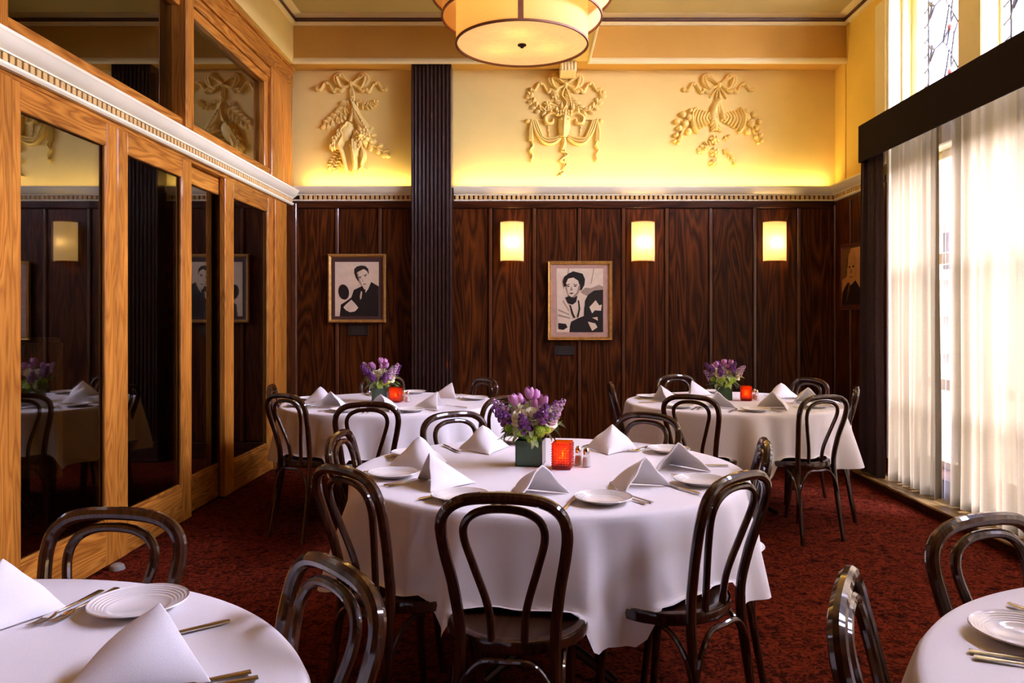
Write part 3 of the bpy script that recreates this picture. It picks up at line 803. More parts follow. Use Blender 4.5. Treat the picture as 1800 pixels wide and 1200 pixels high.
# ================================================================== PLASTER RELIEFS
KP = YB / F
def RP(px, py, d=0.): return Vector((wx(px), YB - d, wz(py)))
def rdir(a): return Vector((math.cos(a), 0, -math.sin(a)))
def rblob(mb, px, py, rx, ry, ang=0., d=.022, off=.004, nu=10, nv=6):
    a = R(ang); X = rdir(a); Z = rdir(a + math.pi / 2); Y = Vector((0, -1, 0))
    rot = Matrix((X, Y, Z)).transposed()
    mb.ell(RP(px, py, off), (rx * KP, d * 1.3, ry * KP), rot, nu, nv)
def rtube(mb, pts, wd, d=.018, n=6, off=.004, taper=True):
    P = crom([RP(p[0], p[1], off + (p[2] if len(p) > 2 else 0)) for p in pts], n); m_ = len(P)
    rad = []
    for i in range(m_):
        t = i / (m_ - 1); f = (.62 + .38 * math.sin(math.pi * t)) if taper else 1.
        rad.append((d * (.6 + .4 * f), wd * KP * f))
    mb.tube(P, [(u * 1.35, v) for u, v in rad], 8, flat=(0, -1, 0))
def rleaf(mb, px, py, ln, wd, ang, d=.014):
    a = R(ang); rblob(mb, px + ln * .5 * math.cos(a), py + ln * .5 * math.sin(a), ln * .55, wd, ang, d, .006, 8, 6)
    rtube(mb, [(px, py), (px + ln * .9 * math.cos(a), py + ln * .9 * math.sin(a))], .5, .02, 2)
def rspray(mb, pts, n, ln, wd, spread=40, both=True):
    P = crom([(p[0], p[1], 0) for p in pts], 10)
    rtube(mb, pts, 1.2, .012)
    for i in range(n):
        t = (i + .6) / n; k = min(len(P) - 2, int(t * (len(P) - 1)))
        dx, dy = P[k + 1].x - P[k].x, P[k + 1].y - P[k].y
        a = math.degrees(math.atan2(dy, dx))
        for s in ((-1, 1) if both else (1 if i % 2 else -1,)):
            rleaf(mb, P[k].x, P[k].y, ln * (1.1 - .35 * t), wd, a + s * spread)
    rleaf(mb, P[-1].x, P[-1].y, ln * .8, wd, math.degrees(math.atan2(P[-1].y - P[-3].y, P[-1].x - P[-3].x)))
def rflower(mb, px, py, r, n=6, d=.026):
    for k in range(n):
        a = 360 * k / n + 17
        rblob(mb, px + r * .62 * math.cos(R(a)), py + r * .62 * math.sin(R(a)), r * .46, r * .36, a, d * .7, .008, 8, 6)
    rblob(mb, px, py, r * .42, r * .42, 0, d, .012)
    for k in range(5): rblob(mb, px + r * .2 * math.cos(k * 1.256), py + r * .2 * math.sin(k * 1.256), r * .11, r * .11, 0, .01, .034, 6, 4)
def relief(name_label, cx, cy):
    o = empty('plaster_relief', RP(cx, cy)); tag(o, name_label, 'wall ornament', 'plaster reliefs on the yellow wall')
    loc = -o.location
    def fin(mb, nm):
        mb.v = [(p[0], min(p[1], YB - .0005), p[2]) for p in mb.v]
        return mb.build(nm, 'relief', o, loc, smooth=50)
    return o, fin
M['relief'] = mat_plain('relief_plaster', (.84, .625, .19), .65, var=.06, scale=20.)
def bow(fin, cx, cy, tails=True):
    mb = MB()
    for s in (-1, 1):
        for q in range(2):
            e = 5 * q
            rtube(mb, [(cx, cy), (cx + s * (9 + e), cy - 8 - e * .4), (cx + s * (19 + e), cy - 18 + e), (cx + s * (29 - e), cy - 13 + e), (cx + s * (27 - e), cy - 1), (cx + s * 16, cy + 4 + e * .5), (cx + s * 2, cy + 1)], 3.4, .024 + .008 * q)
        rblob(mb, cx + s * 20, cy - 15, 4.4, 3.6, 20 * s, .034); rblob(mb, cx + s * 25, cy - 6, 3.4, 4.4, 0, .03)
        rtube(mb, [(cx + s * 10, cy + 3), (cx + s * 18, cy + 12), (cx + s * 26, cy + 9), (cx + s * 31, cy + 13), (cx + s * 36, cy + 5)], 3.8, .026)
        rtube(mb, [(cx + s * 35, cy + 7), (cx + s * 40, cy - 1), (cx + s * 46, cy - 3), (cx + s * 50, cy + 3), (cx + s * 55, cy + 10), (cx + s * 61, cy + 6)], 3.2, .022)
        rblob(mb, cx + s * 27, cy + 10, 4.2, 3.2, 40 * s, .034); rblob(mb, cx + s * 43, cy - 2, 4, 3, -30 * s, .03); rblob(mb, cx + s * 61, cy + 8, 3, 5, 30 * s)
    fin(mb, 'ribbon_bow')
    mb = MB(); rblob(mb, cx, cy, 5.5, 6, 0, .04); rblob(mb, cx, cy, 2, 6, 0, .046); fin(mb, 'knot')

# trophy of game and flowers
o, fin = relief('plaster relief of hanging game and leaves below a bow, above the man portrait', 620, 215)
bow(fin, 618, 149)
mb = MB()
for dx in (-3, 0, 3): rtube(mb, [(618, 150), (619 + dx, 165), (620 + dx * .6, 182)], 1.3, .016, taper=False)
rblob(mb, 619, 172, 4.5, 4, 0, .024); fin(mb, 'cord')
mb = MB(); rspray(mb, [(613, 178), (603, 194), (590, 207), (574, 219)], 6, 15, 5, 48); rspray(mb, [(612, 190), (604, 203), (598, 212)], 3, 10, 3.6, 55); fin(mb, 'leaf_spray')
mb = MB(); rspray(mb, [(626, 178), (640, 186), (652, 186), (660, 181)], 6, 9, 2.2, 58); fin(mb, 'fern_spray')
mb = MB()
rtube(mb, [(620, 180), (621, 198), (616, 214)], 6, .03); rblob(mb, 607, 232, 15, 20, 25, .045); rblob(mb, 596, 250, 11, 16, 18, .038)
rtube(mb, [(604, 226), (604, 240), (597, 256), (603, 270), (608, 290), (611, 302)], 4.4, .045)
rfan = random.Random(9)
for k in range(26):
    t_ = k / 25; rleaf(mb, 610 - 26 * t_ + rfan.uniform(-4, 4), 216 + 38 * t_ + rfan.uniform(-3, 3), 12, 3, 110 + rfan.uniform(-25, 30), .05)
fin(mb, 'hanging_hare')
mb = MB()
rtube(mb, [(621, 184), (628, 206), (640, 222), (652, 238)], 9, .036)
for k in range(8): rleaf(mb, 624 + 3.6 * k, 192 + 5.6 * k, 11, 2.6, 55 + 4 * k, .044)
rblob(mb, 624, 262, 9, 20, -4, .05); rtube(mb, [(621, 246), (622, 265), (625, 286), (624, 300)], 6, .05)
rblob(mb, 639, 272, 6, 14, -8, .04); rtube(mb, [(636, 256), (640, 274), (637, 290), (641, 298)], 3.5, .038)
for k in range(10): rleaf(mb, 616 + 2.2 * k, 252 + 2.2 * (k % 4), 11, 2.4, 70 + 5 * k, .046)
for a_, x_, y_ in ((65, 622, 297), (95, 624, 299), (120, 622, 298), (40, 638, 294), (130, 636, 294)): rleaf(mb, x_, y_, 9, 1.6, a_)
fin(mb, 'hanging_bird')
mb = MB(); rflower(mb, 636, 241, 17, 9, .06); rflower(mb, 636, 241, 10, 7, .075); fin(mb, 'blossom')
mb = MB()
for k in range(9): rleaf(mb, 640 + 9 * math.cos(k * .7), 238 + 9 * math.sin(k * .7), 13, 4, k * 40, .03)
fin(mb, 'leaf_rosette')
mb = MB(); rspray(mb, [(644, 250), (656, 256), (668, 262), (678, 270)], 3, 13, 5, 52); rleaf(mb, 646, 232, 12, 4, -30); fin(mb, 'leaf_spray')
mb = MB(); rspray(mb, [(603, 264), (592, 276), (582, 292)], 7, 10, 2.3, 55); rspray(mb, [(603, 270), (599, 284), (590, 298)], 5, 9, 2.2, 50); fin(mb, 'fern_spray')

# mask with swags
o, fin = relief('plaster relief of a mask with draped swags and leaf garlands below a bow', 992, 215)
bow(fin, 994, 150)
mb = MB(); rspray(mb, [(990, 178), (975, 190), (955, 196), (940, 186), (931, 170)], 8, 12, 4, 48); rflower(mb, 975, 168, 8); rflower(mb, 962, 186, 8); fin(mb, 'garland')
mb = MB(); rspray(mb, [(998, 170), (1010, 184), (1028, 196), (1045, 188), (1058, 168)], 8, 13, 3.8, 45); fin(mb, 'garland')
mb = MB()
rtube(mb, [(994, 152), (988, 168), (996, 182), (986, 198)], 2.2, .022); rtube(mb, [(994, 152), (1002, 176), (1006, 198)], 2., .02)
for k in range(6): rleaf(mb, 994, 160 + 4 * k, 11, 3.2, 70 + 14 * (k % 3) - 14)
fin(mb, 'leaf_drop')
mb = MB()
rtube(mb, [(993, 196), (992, 212), (991, 228), (990, 242)], 11.5, .05)
rblob(mb, 986, 212, 4, 3, 0, .03, .03); rblob(mb, 999, 212, 4, 3, 0, .03, .03); rtube(mb, [(992, 206), (991, 224), (991, 230)], 3.2, .03, off=.04)
for k in range(12): rblob(mb, 980 + (k % 6) * 4.6, 198 + 5 * (k // 6), 3.4, 3.2, 0, .03, .03, 8, 5)
fin(mb, 'mask')
for s in (-1, 1):
    mb = MB()
    rtube(mb, [(992 + s * 9, 203), (992 + s * 22, 200), (992 + s * 33, 207), (992 + s * 31, 217), (992 + s * 22, 217), (992 + s * 20, 210)], 4, .03)
    fin(mb, 'horn')
for s in (-1, 1):
    mb = MB()
    for q in range(3):
        rtube(mb, [(992 + s * (56 - 3 * q), 212), (992 + s * (50 - 4 * q), 232), (992 + s * 36, 251 - 4 * q), (992 + s * 20, 253 - 5 * q), (992 + s * 6, 243 - 2 * q)], 2.4, .026, taper=False)
    fin(mb, 'swag')
    mb = MB()
    for q in range(3): rtube(mb, [(992 + s * 57, 210), (992 + s * (59 + 2 * q - 2), 230), (992 + s * (56 + 2.4 * q), 248)], 2., .024, taper=False)
    rtube(mb, [(992 + s * 59, 246), (992 + s * 55, 256), (992 + s * 60, 264), (992 + s * 56, 272), (992 + s * 57, 280)], 2.6, .022)
    rblob(mb, 992 + s * 57, 281, 3, 4.5)
    fin(mb, 'drapery_tail')
    mb = MB(); rtube(mb, [(992 + s * 30, 211), (992 + s * 62, 212)], 1.1, .014, taper=False); rblob(mb, 992 + s * 64, 213, 5, 4, 0, .026); fin(mb, 'rod')
    mb = MB()
    for k in range(7): rblob(mb, 992 + s * (29 - .4 * k), 219 + 4.4 * k, 1.7, 2.2, 25 * (-1) ** k, .012)
    fin(mb, 'bead_string')
mb = MB()
rtube(mb, [(991, 240), (992, 252), (988, 264)], 4, .03); rtube(mb, [(986, 266), (998, 272), (986, 282), (996, 288), (990, 297)], 2.4, .022)
rtube(mb, [(992, 252), (993, 275), (991, 296)], 1.6, .014); rblob(mb, 989, 306, 4.5, 5, 0, .026); rleaf(mb, 986, 308, 8, 2, 160); fin(mb, 'tassel')

# cornucopias
o, fin = relief('plaster relief of two crossed cornucopias spilling fruit under a bow, closest to the windows', 1262, 212)
bow(fin, 1263, 150)
mb = MB()
for x_, y_ in ((1247, 172), (1257, 176), (1264, 176), (1276, 174)): rtube(mb, [(1263, 152), ((1263 + x_) / 2, 162), (x_, y_)], 1.6, .018)
fin(mb, 'ribbon_tail')
mb = MB()
rtube(mb, [(1266, 176), (1258, 186), (1254, 204), (1257, 222), (1256, 230)], 8, .036)
for k in range(9):
    for s in (-1, 1): rleaf(mb, 1258 - (3 if 2 < k < 7 else 0), 180 + 5.4 * k, 12, 2.8, 90 + s * (28 + 2 * k), .034)
rtube(mb, [(1262, 178), (1268, 196), (1272, 212)], 5, .03); fin(mb, 'acanthus_leaf')
for s, nm in ((-1, 0), (1, 1)):
    mb = MB()
    cx = 1262
    for k in range(7):
        t = k / 6; x_ = cx + s * (8 + 32 * t); y_ = 206 + 6 * t; r_ = 6 + 13 * t
        rtube(mb, [(x_ - s * 3, y_ - r_), (x_ + s * 3, y_), (x_ - s * 3, y_ + r_)], 3.2, .020 + .012 * t, 5)
    rtube(mb, [(cx + s * 38, 190), (cx + s * 46, 200), (cx + s * 44, 222), (cx + s * 36, 234)], 3.4, .04)
    fin(mb, 'cornucopia')
    rnd = random.Random(4 + s)
    for (fx, fy, fr) in ((50, 205, 7.5), (62, 200, 6), (58, 216, 7), (68, 224, 5.6), (52, 230, 6), (72, 212, 5.5), (74, 236, 4.4), (66, 240, 3.8), (76, 246, 3.2), (48, 194, 5), (70, 250, 2.8)):
        mb = MB(); rblob(mb, cx + s * fx, fy + 2, fr, fr, 0, .034, .01); rblob(mb, cx + s * fx, fy + 2, 1, 1, 0, .01, .042, 6, 4); fin(mb, 'fruit')
    mb = MB()
    for k in range(7): rleaf(mb, cx + s * (44 + 4 * k), 198 + 7 * k, 10, 3, (0 if s > 0 else 180) + s * (20 + 10 * k), .02)
    fin(mb, 'leaf_spray')
mb = MB()
for x_, y_, r_ in ((1255, 246, 9), (1256, 268, 8.5), (1254, 288, 8)): rflower(mb, x_, y_, r_, 6, .034)
fin(mb, 'blossom')
mb = MB(); rspray(mb, [(1250, 258), (1241, 256), (1232, 264)], 4, 10, 3, 50); fin(mb, 'leaf_spray')
mb = MB(); rspray(mb, [(1270, 246), (1280, 240)], 2, 6, 2); fin(mb, 'leaf_spray')
mb = MB(); rspray(mb, [(1270, 262), (1282, 272), (1290, 288)], 4, 8, 1.8, 45); fin(mb, 'leaf_spray')

# ================================================================== TABLES, CHAIRS, PLACES
TZ = .752
CH_TOP, HOOP = .88, .275
def hoop_pt(px, py):
    Z = (EYE - CH_TOP) * F / (py - VY); return ((px - VX) * Z / F, Z)
TABLES = {
    'main': dict(c=(.08, 3.06), R=.765, say='table under the drum lamp', chairs=[
        (883, 872, 'open-room side', 0), (1300, 835, 'window-room corner', 8), (1345, 776, 'window side', 0),
        (1130, 730, 'wall-window side', 0), (800, 727, 'wall-column side', 0),
        (597, 761, 'glass-door side', 0), (604, 824, 'door-room corner', 0, -8)]),
    'left': dict(c=(-.97, 5.45), R=.75, say='table beside the fluted column', chairs=[
        (500, 694, 'door-room corner', 0, -11), (645, 709, 'open-room side', 6), (521, 677, 'glass-door side', 0),
        (838, 666, 'wall-window corner', 0), (678, 666, 'wall side', 0), (889, 697, 'window side', 0)]),
    'right': dict(c=(1.46, 5.50), R=.755, say='table beside the dark drape', chairs=[
        (1074, 673, 'column side', 0), (1213, 696, 'column-room corner', 0), (1190, 660, 'wall side', 0),
        (1384, 668, 'wall-window corner', 0), (1475, 679, 'window side', 0), (1450, 696, 'window-room corner', 0)]),
    'fleft': dict(c=(-1.07, 1.005), R=.755, say='bare-centred table by the oak doors', chairs=[
        (205, 899, 'wall side', 0), (590, 993, 'window side', 10)]),
    'fright': dict(c=(1.35, .99), R=.76, say='bare-centred table by the curtains', chairs=[
        (1728, 910, 'wall side', 0), (1486, 1025, 'glass-door side', -4)]),
}
for t in TABLES.values():
    t['ch'] = []
    for px, py, side, tw, *so in t['chairs']:
        x, y = hoop_pt(px, py); dx, dy = x - t['c'][0], y - t['c'][1]
        r = max(math.hypot(dx, dy), t['R'] + .055); a = math.atan2(dy, dx)
        t['ch'].append(dict(r=r, a=a, side=side, tw=R(tw), so=R(so[0]) if so else 0.))

# ---- the bentwood chair
def make_chair():
    o = empty('bentwood_chair')
    half = [(-.155, -.265, .0), (-.147, -.225, .22), (-.138, -.196, .46), (-.150, -.212, .60), (-.172, -.243, .72), (-.178, -.262, .79), (-.160, -.272, .838), (-.105, -.276, .868), (0, -.277, .876)]
    half = [(x * .94, y, z) for x, y, z in half]; pts = half + [(-x, y, z) for x, y, z in half[-2::-1]]
    P = crom(pts, 7)
    MB().tube(P, [.0135 + .0025 * smooth01((p.z - .1) / .4) for p in P], 10).build('back_hoop', 'bentwood', o)
    half = [(-.048, -.186, .462), (-.056, -.196, .56), (-.092, -.226, .68), (-.115, -.250, .765), (-.104, -.262, .812), (-.062, -.267, .838), (0, -.268, .845)]
    half = [(x * .94, y, z) for x, y, z in half]; pts = half + [(-x, y, z) for x, y, z in half[-2::-1]]
    MB().tube(crom(pts, 7), .0112, 10).build('inner_hoop', 'bentwood', o)
    MB().lathe([(0, .462), (.15, .464), (.172, .470), (.188, .474), (.199, .470), (.203, .458), (.200, .440), (.188, .434), (.0, .434)], seg=36).build('seat', 'seat', o)
    MB().lathe([(.206, .468), (.209, .455), (.206, .438), (.196, .433)], seg=36).build('seat_rim', 'bentwood', o)
    for s in (-1, 1):
        P = crom([(s * .135, .125, .44), (s * .142, .14, .25), (s * .152, .168, .0)], 6)
        MB().tube(P, [.019 - .007 * i / (len(P) - 1) for i in range(len(P))], 10).build('leg', 'bentwood', o)
    def arch(a, b, top, nm='brace'):
        a, b = Vector(a), Vector(b); m_ = (a + b) / 2
        pts = [a, a.lerp(m_, .16) + Vector((0, 0, (top - a.z) * .62)), a.lerp(m_, .5) + Vector((0, 0, (top - a.z) * .97)), Vector((m_.x, m_.y, top)),
               b.lerp(m_, .5) + Vector((0, 0, (top - b.z) * .97)), b.lerp(m_, .16) + Vector((0, 0, (top - b.z) * .62)), b]
        MB().tube(crom(pts, 5), .0085, 8).build(nm, 'bentwood', o)
    arch((-.150, .155, .235), (.150, .155, .235), .426)
    arch((-.146, -.222, .235), (.146, -.222, .235), .426)
    for s in (-1, 1): arch((s * .150, .155, .235), (s * .146, -.222, .235), .426)
    return o
chair0 = make_chair(); first = True
for key, t in TABLES.items():
    for c in t['ch']:
        o = chair0 if first else copy_tree(chair0); first = False
        ux, uy = math.cos(c['a']), math.sin(c['a'])
        rz = math.atan2(ux, -uy) + c['tw']            # local +y looks at the table
        hx, hy = t['c'][0] + ux * c['r'], t['c'][1] + uy * c['r']
        fx, fy = -math.sin(rz), math.cos(rz)
        o.location = (hx + fx * HOOP, hy + fy * HOOP, 0); o.rotation_euler = (0, 0, rz)
        tag(o, 'dark bentwood chair on the %s of the %s' % (c['side'], t['say']), 'chair', 'bentwood chairs round the tables')

# ---- tables and cloths
def make_table(t):
    x, y = t['c']; Rr = t['R'] - .012
    o = empty('round_table', (x, y, 0))
    MB().lathe([(0, .742), (Rr - .01, .742), (Rr, .735), (Rr, .722), (Rr - .01, .715), (0, .715)], seg=64).build('tabletop', 'walnut', o)
    MB().lathe([(.05, .715), (.05, .12), (.07, .08), (.0, .06)], seg=20).build('pedestal', 'bronze', o)
    ft = MB()
    for k in range(4):
        a = k * math.pi / 2 + .78
        MB().tube([(.04 * math.cos(a), .04 * math.sin(a), .09), (.20 * math.cos(a), .20 * math.sin(a), .06), (.34 * math.cos(a), .34 * math.sin(a), .016)], [.022, .020, .016], 8).build('foot', 'bronze', o)
    tag(o, 'round pedestal %s, hidden under its cloth' % t['say'], 'table', 'round dining tables')
def make_cloth(t, seed):
    rnd = random.Random(seed); Rr = t['R']; NA = 240; ND = 22
    ph = [rnd.uniform(0, 6.28) for _ in range(8)]
    Lf = .355
    def infl(a):
        best = 0.
        for c in t['ch']:
            d = abs((a - c['a'] + math.pi) % (2 * math.pi) - math.pi)
            best = max(best, 1 - smooth01((d - .20) / .09))
        return best
    rings = []
    for r, z in ((.0, TZ), (.15, TZ), (.30, TZ), (.45, TZ), (.58, TZ), (Rr - .05, TZ), (Rr - .014, TZ - .0005), (Rr - .003, TZ - .004), (Rr + .003, TZ - .012)):
        rings.append([(r, z)] * NA)
    for j in range(1, ND + 1):
        s = j / ND; row = []
        for i in range(NA):
            a = 2 * math.pi * i / NA; k = infl(a)
            L_ = Lf + .018 * math.sin(3 * a + ph[0]) + .012 * math.sin(7 * a + ph[1])
            l = s * L_
            f = math.sin(15 * a + ph[2] + 1.1 * math.sin(3 * a + ph[3])); f2 = math.sin(26 * a + ph[4] + .8 * math.sin(5 * a + ph[5]))
            f = math.copysign(abs(f) ** .8, f)
            amp = .060 * (s ** .75)
            rf = Rr + .004 + (.05 * s ** .9) + amp * (.85 * f + .45 * f2) + .02 * s * math.sin(2 * a + ph[6])
            zf = TZ - .012 - l
            # on a chair seat the cloth comes to rest
            zs = .482 + .004 * math.sin(23 * a + ph[7]); Lc = TZ - .012 - zs
            if l < Lc: zc = TZ - .012 - l; rc = Rr + .006 + .022 * (l / Lc) + .026 * (l / Lc) ** .7 * (.7 * f + .45 * f2)
            else: zc = zs + .004; rc = Rr + .028 + .026 * (.7 * f + .45 * f2) + min(l - Lc, .05) * .3
            k2 = k
            row.append((max(Rr + .003, rf + (rc - rf) * k2), zf + (max(zf, zc) - zf) * k2))
        rings.append(row)
    vs = []; fs = []
    for row in rings:
        for i in range(NA):
            a = 2 * math.pi * i / NA; vs.append((row[i][0] * math.cos(a), row[i][0] * math.sin(a), row[i][1]))
    for j in range(len(rings) - 1):
        for i in range(NA):
            k = (i + 1) % NA; fs.append((j * NA + i, j * NA + k, (j + 1) * NA + k, (j + 1) * NA + i))
    o = MB().add(vs, fs).build('tablecloth', 'linen', None, (t['c'][0], t['c'][1], 0), smooth=80)
    tag(o, 'white linen cloth draped over the round %s' % t['say'], 'tablecloth', 'white tablecloths')
for i, (key, t) in enumerate(TABLES.items()):
    make_table(t); make_cloth(t, 20 + i)

# ---- place settings
rim = [(.0, .003), (.046, .003), (.054, .0065), (.058, .0085)]
for k in range(5): rim += [(.060 + .0062 * k, .0095 + .0021 * k), (.0645 + .0062 * k, .0098 + .0021 * k)]
prof = rim + [(.093, .0215), (.0945, .0195), (.060, .0045), (.045, .0), (.0, .0)]
def plate_proto():
    o = MB().lathe(prof, seg=56).build('bread_plate', 'china', None, smooth=28); return o
def fork_proto():
    o = empty('fork')
    P = crom([(0, -.100, .004), (0, -.07, .0042), (0, -.03, .0045), (0, .015, .0055), (0, .032, .007)], 4); n = len(P)
    MB().tube(P, [(.0018, .0085 - .0058 * smooth01(i / (n - 4))) for i in range(n)], 8, flat=(0, 0, 1)).build('handle', 'steel', o)
    mb = MB().tube(crom([(0, .030, .007), (0, .042, .0055), (0, .056, .004)], 4), [(.0014, .003), (.0014, .005), (.0014, .007), (.0014, .0092), (.0014, .0105), (.0014, .0112), (.0014, .0114), (.0014, .0112), (.0014, .0108)], 8, flat=(0, 0, 1))
    mb.build('neck', 'steel', o)
    for k in range(4):
        x = -.0087 + .0058 * k
        MB().tube(crom([(x, .054, .004), (x, .075, .0035), (x * .96, .098, .007)], 3), [(.0012, .0017)] * 5 + [(.0009, .0013), (.0006, .0007)], 6, flat=(0, 0, 1)).build('tine', 'steel', o)
    return o
def knife_proto():
    o = empty('knife')
    P = [(0, -.105, .005), (0, -.09, .005), (0, -.04, .005), (0, .0, .005), (0, .006, .005)]
    MB().tube(P, [(.003, .005), (.0036, .0078), (.0036, .0066), (.003, .0052), (.002, .004)], 10, flat=(0, 0, 1)).build('handle', 'steel', o)
    MB().prism([(-.005, .0), (.004, .0), (.0095, .02), (.0098, .075), (.006, .098), (-.001, .112), (-.0048, .10)], .0042, .0056)
    bl = MB(); poly = [(-.005, .0), (.004, .0), (.0088, .02), (.0092, .075), (.006, .098), (-.001, .112), (-.0048, .10)]
    n = len(poly)
    bl.add([(x, y, .0042) for x, y in poly] + [(x, y, .0056) for x, y in poly], [tuple(range(n))[::-1], tuple(range(n, 2 * n))] + [(i, (i + 1) % n, n + (i + 1) % n, n + i) for i in range(n)])
    bl.build('blade', 'steel', o, smooth=0)
    return o
def napkin_proto(v):
    rnd = random.Random(70 + v)
    A = Vector((rnd.uniform(-.01, .01), -.03, .118 + rnd.uniform(-.012, .012))); T = Vector((rnd.uniform(-.01, .01), .135, .004))
    F1 = Vector((-.118, -.045 + rnd.uniform(-.02, .01), .004)); F2 = Vector((.118, -.045 + rnd.uniform(-.02, .01), .004))
    mb = MB(); n = 10
    for Fp, sgn in ((F1, -1), (F2, 1)):
        idx = {}; vs = []; fs = []
        nr = (A - T).cross(Fp - T).normalized()
        if nr.z < 0: nr = -nr
        for i in range(n + 1):
            for j in range(n + 1 - i):
                a, b = i / n, j / n; c = 1 - a - b        # a->A  b->F  c->T
                p = A * a + Fp * b + T * c
                bul = 27 * a * b * c * .012 + .004 * math.sin(8 * b + v) * (a * 4 * (1 - a)) * (b > 0)
                p = p + nr * bul
                ridge = (1 - min(1, b * 5)); p.z -= .005 * ridge * (a > .05)
                if p.z < .004: p.z = .004
                idx[(i, j)] = len(vs); vs.append(p)
        for i in range(n):
            for j in range(n - i):
                q = (idx[(i, j)], idx[(i + 1, j)], idx[(i, j + 1)])
                fs.append(q if sgn > 0 else q[::-1])
                if j < n - i - 1:
                    q = (idx[(i + 1, j)], idx[(i + 1, j + 1)], idx[(i, j + 1)])
                    fs.append(q if sgn > 0 else q[::-1])
        mb.add(vs, fs)
    # weld the ridge so the cloth reads as one folded piece
    me = mb.mesh('napkin', 'napkin', 0)
    import bmesh
    bm = bmesh.new(); bm.from_mesh(me); bmesh.ops.remove_doubles(bm, verts=bm.verts, dist=.0004)
    bmesh.ops.recalc_face_normals(bm, faces=bm.faces); bm.to_mesh(me); bm.free()
    me.shade_smooth()
    o = inst('napkin', me)
    md = o.modifiers.new('thickness', 'SOLIDIFY'); md.thickness = .006; md.offset = -1
    md2 = o.modifiers.new('soft', 'BEVEL'); md2.width = .002; md2.segments = 2; md2.limit_method = 'ANGLE'; md2.angle_limit = R(50)
    return o
protos = dict(plate=plate_proto(), fork=fork_proto(), knife=knife_proto())
naps = [napkin_proto(v) for v in range(4)]
used = set()
def take(o):
    if o.name in used: return copy_tree(o)
    used.add(o.name); return o
rs = random.Random(5)
cnt = 0
for key, t in TABLES.items():
    for ci, c in enumerate(t['ch']):
        u = Vector((math.cos(c['a'] + c['so']), math.sin(c['a'] + c['so']))); f = -u; left = Vector((-f.y, f.x))
        C = Vector(t['c']); face = math.atan2(-f.x, f.y)
        k = min(1., t['R'] / .765)
        def put(kind, o, rad, lat, rz, z, label, cat, group):
            p = C + u * (rad * k) + left * lat
            o.location = (p.x, p.y, z); o.rotation_euler = (0, 0, rz)
            tag(o, label, cat, group)
        at = '%s of the %s' % (c['side'], t['say'])
        j = lambda s: rs.uniform(-s, s)
        put('n', take(naps[cnt % 4]), .50 + j(.02), -.02 + j(.015), face + R(c.get('nr', j(70))), TZ + .001, 'folded white napkin, ' + at, 'napkin', 'white napkins folded into tents')
        put('p', take(protos['plate']), .575 + j(.015), .215 + j(.015), 0, TZ + .001, 'white ridged bread plate, ' + at, 'plate', 'bread plates')
        r1 = j(6)
        put('f', take(protos['fork']), .585 + j(.01), .105, face + R(r1), TZ + .001, 'outer steel fork, ' + at, 'fork', 'forks')
        put('f', take(protos['fork']), .57 + j(.01), .080, face + R(r1 + j(4)), TZ + .001, 'inner steel fork, ' + at, 'fork', 'forks')
        put('k', take(protos['knife']), .585 + j(.01), -.145 + j(.01), face + R(j(8)), TZ + .001, 'steel knife, ' + at, 'knife', 'knives')
        cnt += 1

# ---- centrepieces
def leaf_mesh(name, ln, wd, droop, mat):
    def fn(u, v):
        x = (u - .5) * 2; wv = wd * math.sin(math.pi * min(1, .06 + .94 * v)) ** .7
        z = droop * v * v
        return (x * wv, ln * v * (1 - .15 * v), -z + .18 * wd * abs(x))
    return MB().grid(fn, 4, 7).mesh(name, mat, 80)
LEAF = leaf_mesh('leaf', .085, .017, .03, 'leaf'); LEAF2 = leaf_mesh('leaf', .060, .011, .035, 'leafpale'); BLADE = leaf_mesh('leaf', .12, .011, -.005, 'leaf')
def tulip_mesh():
    def fn(u, v):
        a = 2 * math.pi * u; lob = abs(math.cos(1.5 * a))
        r = .0185 * math.sin(math.pi * (.10 + .72 * v)) ** .65 * (1 + .10 * math.cos(3 * a) * v)
        return (r * math.cos(a), r * math.sin(a), .046 * v * (1 - .22 * v * (1 - lob)))
    return MB().grid(fn, 30, 8, True).mesh('tulip', 'tulip', 60)
def rose_mesh():
    mb = MB(); rnd = random.Random(3)
    for ring, (n, r, z, tl) in enumerate(((3, .010, .012, .1), (5, .018, .008, .35), (6, .026, .002, .7), (7, .031, -.004, 1.0))):
        for k in range(n):
            a = 2 * math.pi * k / n + ring * .6
            def fn(u, v):
                b = a + (u - .5) * 2.2 * (math.pi / n) * 1.5
                rr = r * (.55 + .45 * v) + .006 * tl * v * v
                return (rr * math.cos(b), rr * math.sin(b), z - .012 + .030 * v * (1 - .25 * tl) - .012 * tl * v ** 3 - .006 * (2 * u - 1) ** 2 * v)
            mb.grid(fn, 5, 4)
    return mb.mesh('rose', 'rose', 70)
def mum_mesh():
    mb = MB(); rnd = random.Random(8); n = 70
    mb.ell((0, 0, 0), (.012, .012, .011))
    for k in range(n):
        z = 1 - 1.7 * (k + .5) / n; rr = math.sqrt(max(0, 1 - z * z)); a = k * 2.39996
        d = Vector((rr * math.cos(a), rr * math.sin(a), z))
        mb.ell(d * .0125, (.0036, .0036, .0055), d.to_track_quat('Z', 'Y').to_matrix(), 5, 4)
    return mb.mesh('button_flower', 'mum', 60)
